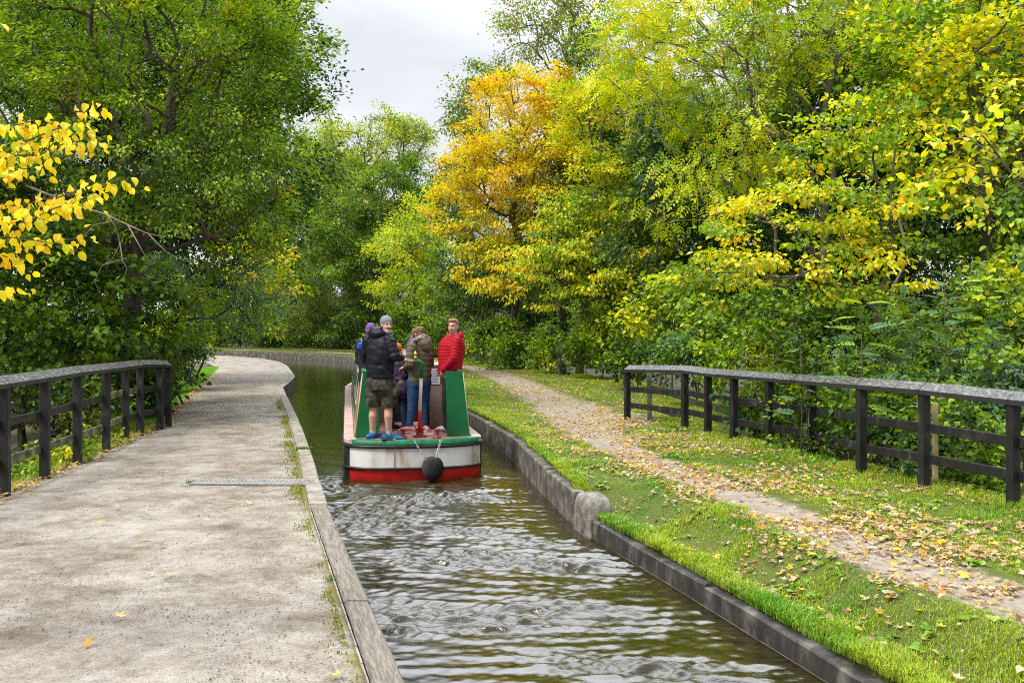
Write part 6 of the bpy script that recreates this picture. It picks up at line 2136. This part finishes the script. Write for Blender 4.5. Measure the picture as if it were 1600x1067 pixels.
x, y = scatter(80000, 4.8, 48, .9, lambda y: xr(y) + .25, lambda y: xfr(y) + .5)
mid = (rpl(y) + rpr(y)) / 2
k_ = r.random(len(x)) < np.clip(.24 + .9 * np.exp(-((x - mid - .1) / (.75 + .02 * y)) ** 2) * np.where(y > 19, .55, 1), 0, 1) * np.clip((fbm(x * 2.1, y * 2.1, 14) - .36) * 3.2, .03, 1) * np.where(x < rpl(y) - .5, .55, 1)
x, y = x[k_], y[k_]
zz = zverge(x, y) + .02 + .03 * r.random(len(x)) * (pathmask(x, y) < .4)
ss = (.016 + .065 * r.random(len(x)) ** 1.6) + .0006 * y
hf = r.random(len(x)) < .45
litter('leaf_litter', 'scattered orange, yellow and pale brown lobed leaves fallen on the right bank', x[hf], y[hf], zz[hf], ss[hf])
litter('leaf_litter', 'curled oval brown and tan leaves fallen among the lobed ones on the right bank', x[~hf], y[~hf], zz[~hf], ss[~hf] * .9, kind='heart')
n = 2600
y = 10 * (40 / 10) ** r.random(n)
x = xpl(y) + np.abs(r.normal(0, .16, n)) - .22 + np.where(y > 19, .15, 0)
litter('leaf_litter', 'brown fallen leaves gathered along the edge of the left path', x, y, np.full(n, Z_L - .005) + .02 * r.random(n), r.uniform(.035, .075, n))
n = 650
y = 7 * (45 / 7) ** r.random(n)
x = xpl(y) + r.random(n) * (xl(y) - xpl(y) - .3)
litter('leaf_litter', 'small scraps of fallen leaf strewn over the left path', x, y, np.full(n, Z_L + .024), r.uniform(.018, .042, n), kind='diamond')
n = 16000
y = 4.6 * (16 / 4.6) ** r.random(n)
x = np.maximum(xpl(y), -.6 * y) + r.random(n) * (xl(y) - .25 - np.maximum(xpl(y), -.6 * y))
kg = fbm(x * 1.4, y * 2.2, 19) + .18 * (x > xl(y) - 1.1) > .55
x, y = x[kg], y[kg]
s_ = .002 + .006 * r.random(len(x)) ** 4
o8 = np.array([(1, 0, 0), (0, 1, 0), (-1, 0, 0), (0, -1, 0), (.1, .1, .8)])
v = np.stack([x, y, np.full(len(x), Z_L + .012)], -1)[:, None] + o8[None] * s_[:, None, None] * r.uniform(.6, 1.4, (len(x), 5, 1))
f3 = (np.array([[0, 1, 4], [1, 2, 4], [2, 3, 4], [3, 0, 4]])[None] + (np.arange(len(x)) * 5)[:, None, None]).reshape(-1, 3)
gc = np.array([(.09, .08, .07), (.2, .18, .155), (.36, .33, .29), (.16, .11, .07)])[r.choice(4, len(x), p=[.45, .25, .12, .18])]
tag(np_mesh('gravel', v.reshape(-1, 3), [f3], M['leaf'], None, np.repeat(gc, 4, 0)), 'loose dark grit and tiny stones on the left path', 'gravel', None, 'stuff')
# individually visible leaves lying on the near left path
proto = None
spots = [(184, 967, 'pale yellow fallen leaf near the bottom of the left path'), (130, 1005, 'curled orange fallen leaf lowest on the left path'), (233, 842, 'golden fallen leaf left of the path centre'), (252, 855, 'brown curled fallen leaf just below the golden one'),
         (243, 896, 'pair-side pale fallen leaf in the middle of the left path'), (273, 897, 'small pale fallen leaf right of the path centre leaf'), (520, 1052, 'green yellow fallen leaf by the timber beam at the bottom'), (355, 788, 'brown fallen leaf below the drain'), (340, 776, 'yellow fallen leaf just below the drain'),
         (395, 786, 'amber fallen leaf right of the brown one below the drain'), (187, 792, 'small orange fallen leaf on the left of the path'), (205, 762, 'small yellow fallen leaf level with the drain'), (150, 817, 'small tan fallen leaf farthest left on the path'), (415, 767, 'tan fallen leaf touching the drain end'),
         (355, 815, 'ochre fallen leaf below the centre of the drain'), (372, 721, 'yellow fallen leaf beyond the drain')]
for i, (u, v, lab) in enumerate(spots):
    d, x_ = ground_at(u, v, Z_L + .02)
    rr = np.random.default_rng(300 + i)
    col = np.array([(.75, .55, .2), (.7, .35, .05), (.72, .5, .06), (.35, .18, .07), (.75, .6, .35)][i % 5])
    if 'green' in lab:
        col = np.array((.45, .5, .12))
    vv, fs, k = leaf_arrays(np.zeros((1, 3)), np.array([[1., 0, .12]]), rr.normal(0, .25, (1, 3)) + np.array([[0, 0, 1.]]), np.array([.085 if v > 830 else .08]), 'lobed')
    o_ = np_mesh('fallen_leaf', vv, fs, M['leaf'], None, np.repeat(col[None], k, 0))
    o_.location = (x_, d, Z_L + .03)
    o_.rotation_euler = (0, 0, rr.uniform(0, 6.28))
    tag(o_, lab, 'leaf', 'fallen leaves on the left path')

# ------------------------------------------------------------------ sky, sun, camera
SUN_EL, SUN_AZ = math.radians(54), math.radians(236)      # azimuth clockwise from +Y (view direction): behind, a little left
w_ = bpy.data.worlds.new('World')
scene.world = w_
w_.use_nodes = True
nt = w_.node_tree
L = nt.links
bg = nt.nodes['Background']
sky = N(nt, 'ShaderNodeTexSky', sky_type='NISHITA')
sky.sun_disc = False
sky.sun_elevation = SUN_EL
sky.sun_rotation = SUN_AZ
tc = N(nt, 'ShaderNodeTexCoord')
sep = N(nt, 'ShaderNodeSeparateXYZ')
L.new(tc.outputs['Generated'], sep.inputs[0])
mp = N(nt, 'ShaderNodeMapping')
mp.inputs['Scale'].default_value = (1.2, 1.2, 3.2)
L.new(tc.outputs['Generated'], mp.inputs['Vector'])
cn = N(nt, 'ShaderNodeTexNoise', Scale=2.3, Detail=7, Roughness=0.55, Distortion=.4)
L.new(mp.outputs[0], cn.inputs['Vector'])
cr = ramp(nt, [(.36, (8.0, 8.5, 9.4)), (.5, (9.2, 9.5, 10.0)), (.64, (10.3, 10.4, 10.6))])
L.new(cn.outputs[0], cr.inputs[0])
el = N(nt, 'ShaderNodeMapRange')
el.inputs['From Min'].default_value = .34
el.inputs['From Max'].default_value = .95
el.inputs['To Min'].default_value = 1.0
el.inputs['To Max'].default_value = 1.6
L.new(sep.outputs['Z'], el.inputs[0])
mu = N(nt, 'ShaderNodeVectorMath', operation='SCALE')
L.new(cr.outputs[0], mu.inputs[0])
gl = N(nt, 'ShaderNodeVectorMath', operation='DOT_PRODUCT')
gl.inputs[1].default_value = Vector((.08, .62, .78)).normalized()
nv = N(nt, 'ShaderNodeVectorMath', operation='NORMALIZE')
L.new(tc.outputs['Generated'], nv.inputs[0])
L.new(nv.outputs[0], gl.inputs[0])
gm = N(nt, 'ShaderNodeMapRange', interpolation_type='SMOOTHSTEP')
gm.inputs['From Min'].default_value = .8
gm.inputs['From Max'].default_value = 1.0
gm.inputs['To Min'].default_value = 0.0
gm.inputs['To Max'].default_value = 6.4
L.new(gl.outputs['Value'], gm.inputs[0])
ge_ = N(nt, 'ShaderNodeMath', operation='ADD')
L.new(el.outputs[0], ge_.inputs[0])
L.new(gm.outputs[0], ge_.inputs[1])
L.new(ge_.outputs[0], mu.inputs['Scale'])
mx = N(nt, 'ShaderNodeMixRGB')
mx.inputs[0].default_value = .9
L.new(sky.outputs[0], mx.inputs[1])
L.new(mu.outputs[0], mx.inputs[2])
L.new(mx.outputs[0], bg.inputs['Color'])
bg.inputs['Strength'].default_value = .1

sd_ = bpy.data.lights.new('sun', 'SUN')
sd_.energy = 4.3
sd_.angle = math.radians(18)
sd_.color = (1, .96, .88)
so = bpy.data.objects.new('sun', sd_)
COL.objects.link(so)
dirv = Vector((math.sin(SUN_AZ) * math.cos(SUN_EL), math.cos(SUN_AZ) * math.cos(SUN_EL), math.sin(SUN_EL)))
so.rotation_euler = (-dirv).to_track_quat('-Z', 'Y').to_euler()
so.location = dirv * 60

cd = bpy.data.cameras.new('camera')
cd.sensor_width = 36
cd.lens = 36 * F / 1600
cd.shift_y = -(533.5 - HY) / 1600
cd.clip_end = 3000
cam = bpy.data.objects.new('camera', cd)
cam.location = (0, 0, CZ)
cam.rotation_euler = (math.pi / 2, 0, 0)
COL.objects.link(cam)
scene.camera = cam
scene.view_settings.view_transform = 'Standard'
scene.view_settings.look = 'None'
scene.view_settings.exposure = 0
cy = scene.cycles
cy.use_denoising = False
cy.filter_width = 1.05
cy.max_bounces = 7
cy.diffuse_bounces = 4
cy.transmission_bounces = 4
cy.glossy_bounces = 3
cy.caustics_reflective = False
cy.caustics_refractive = False
cy.sample_clamp_indirect = 8
print('leaves', NLEAF)
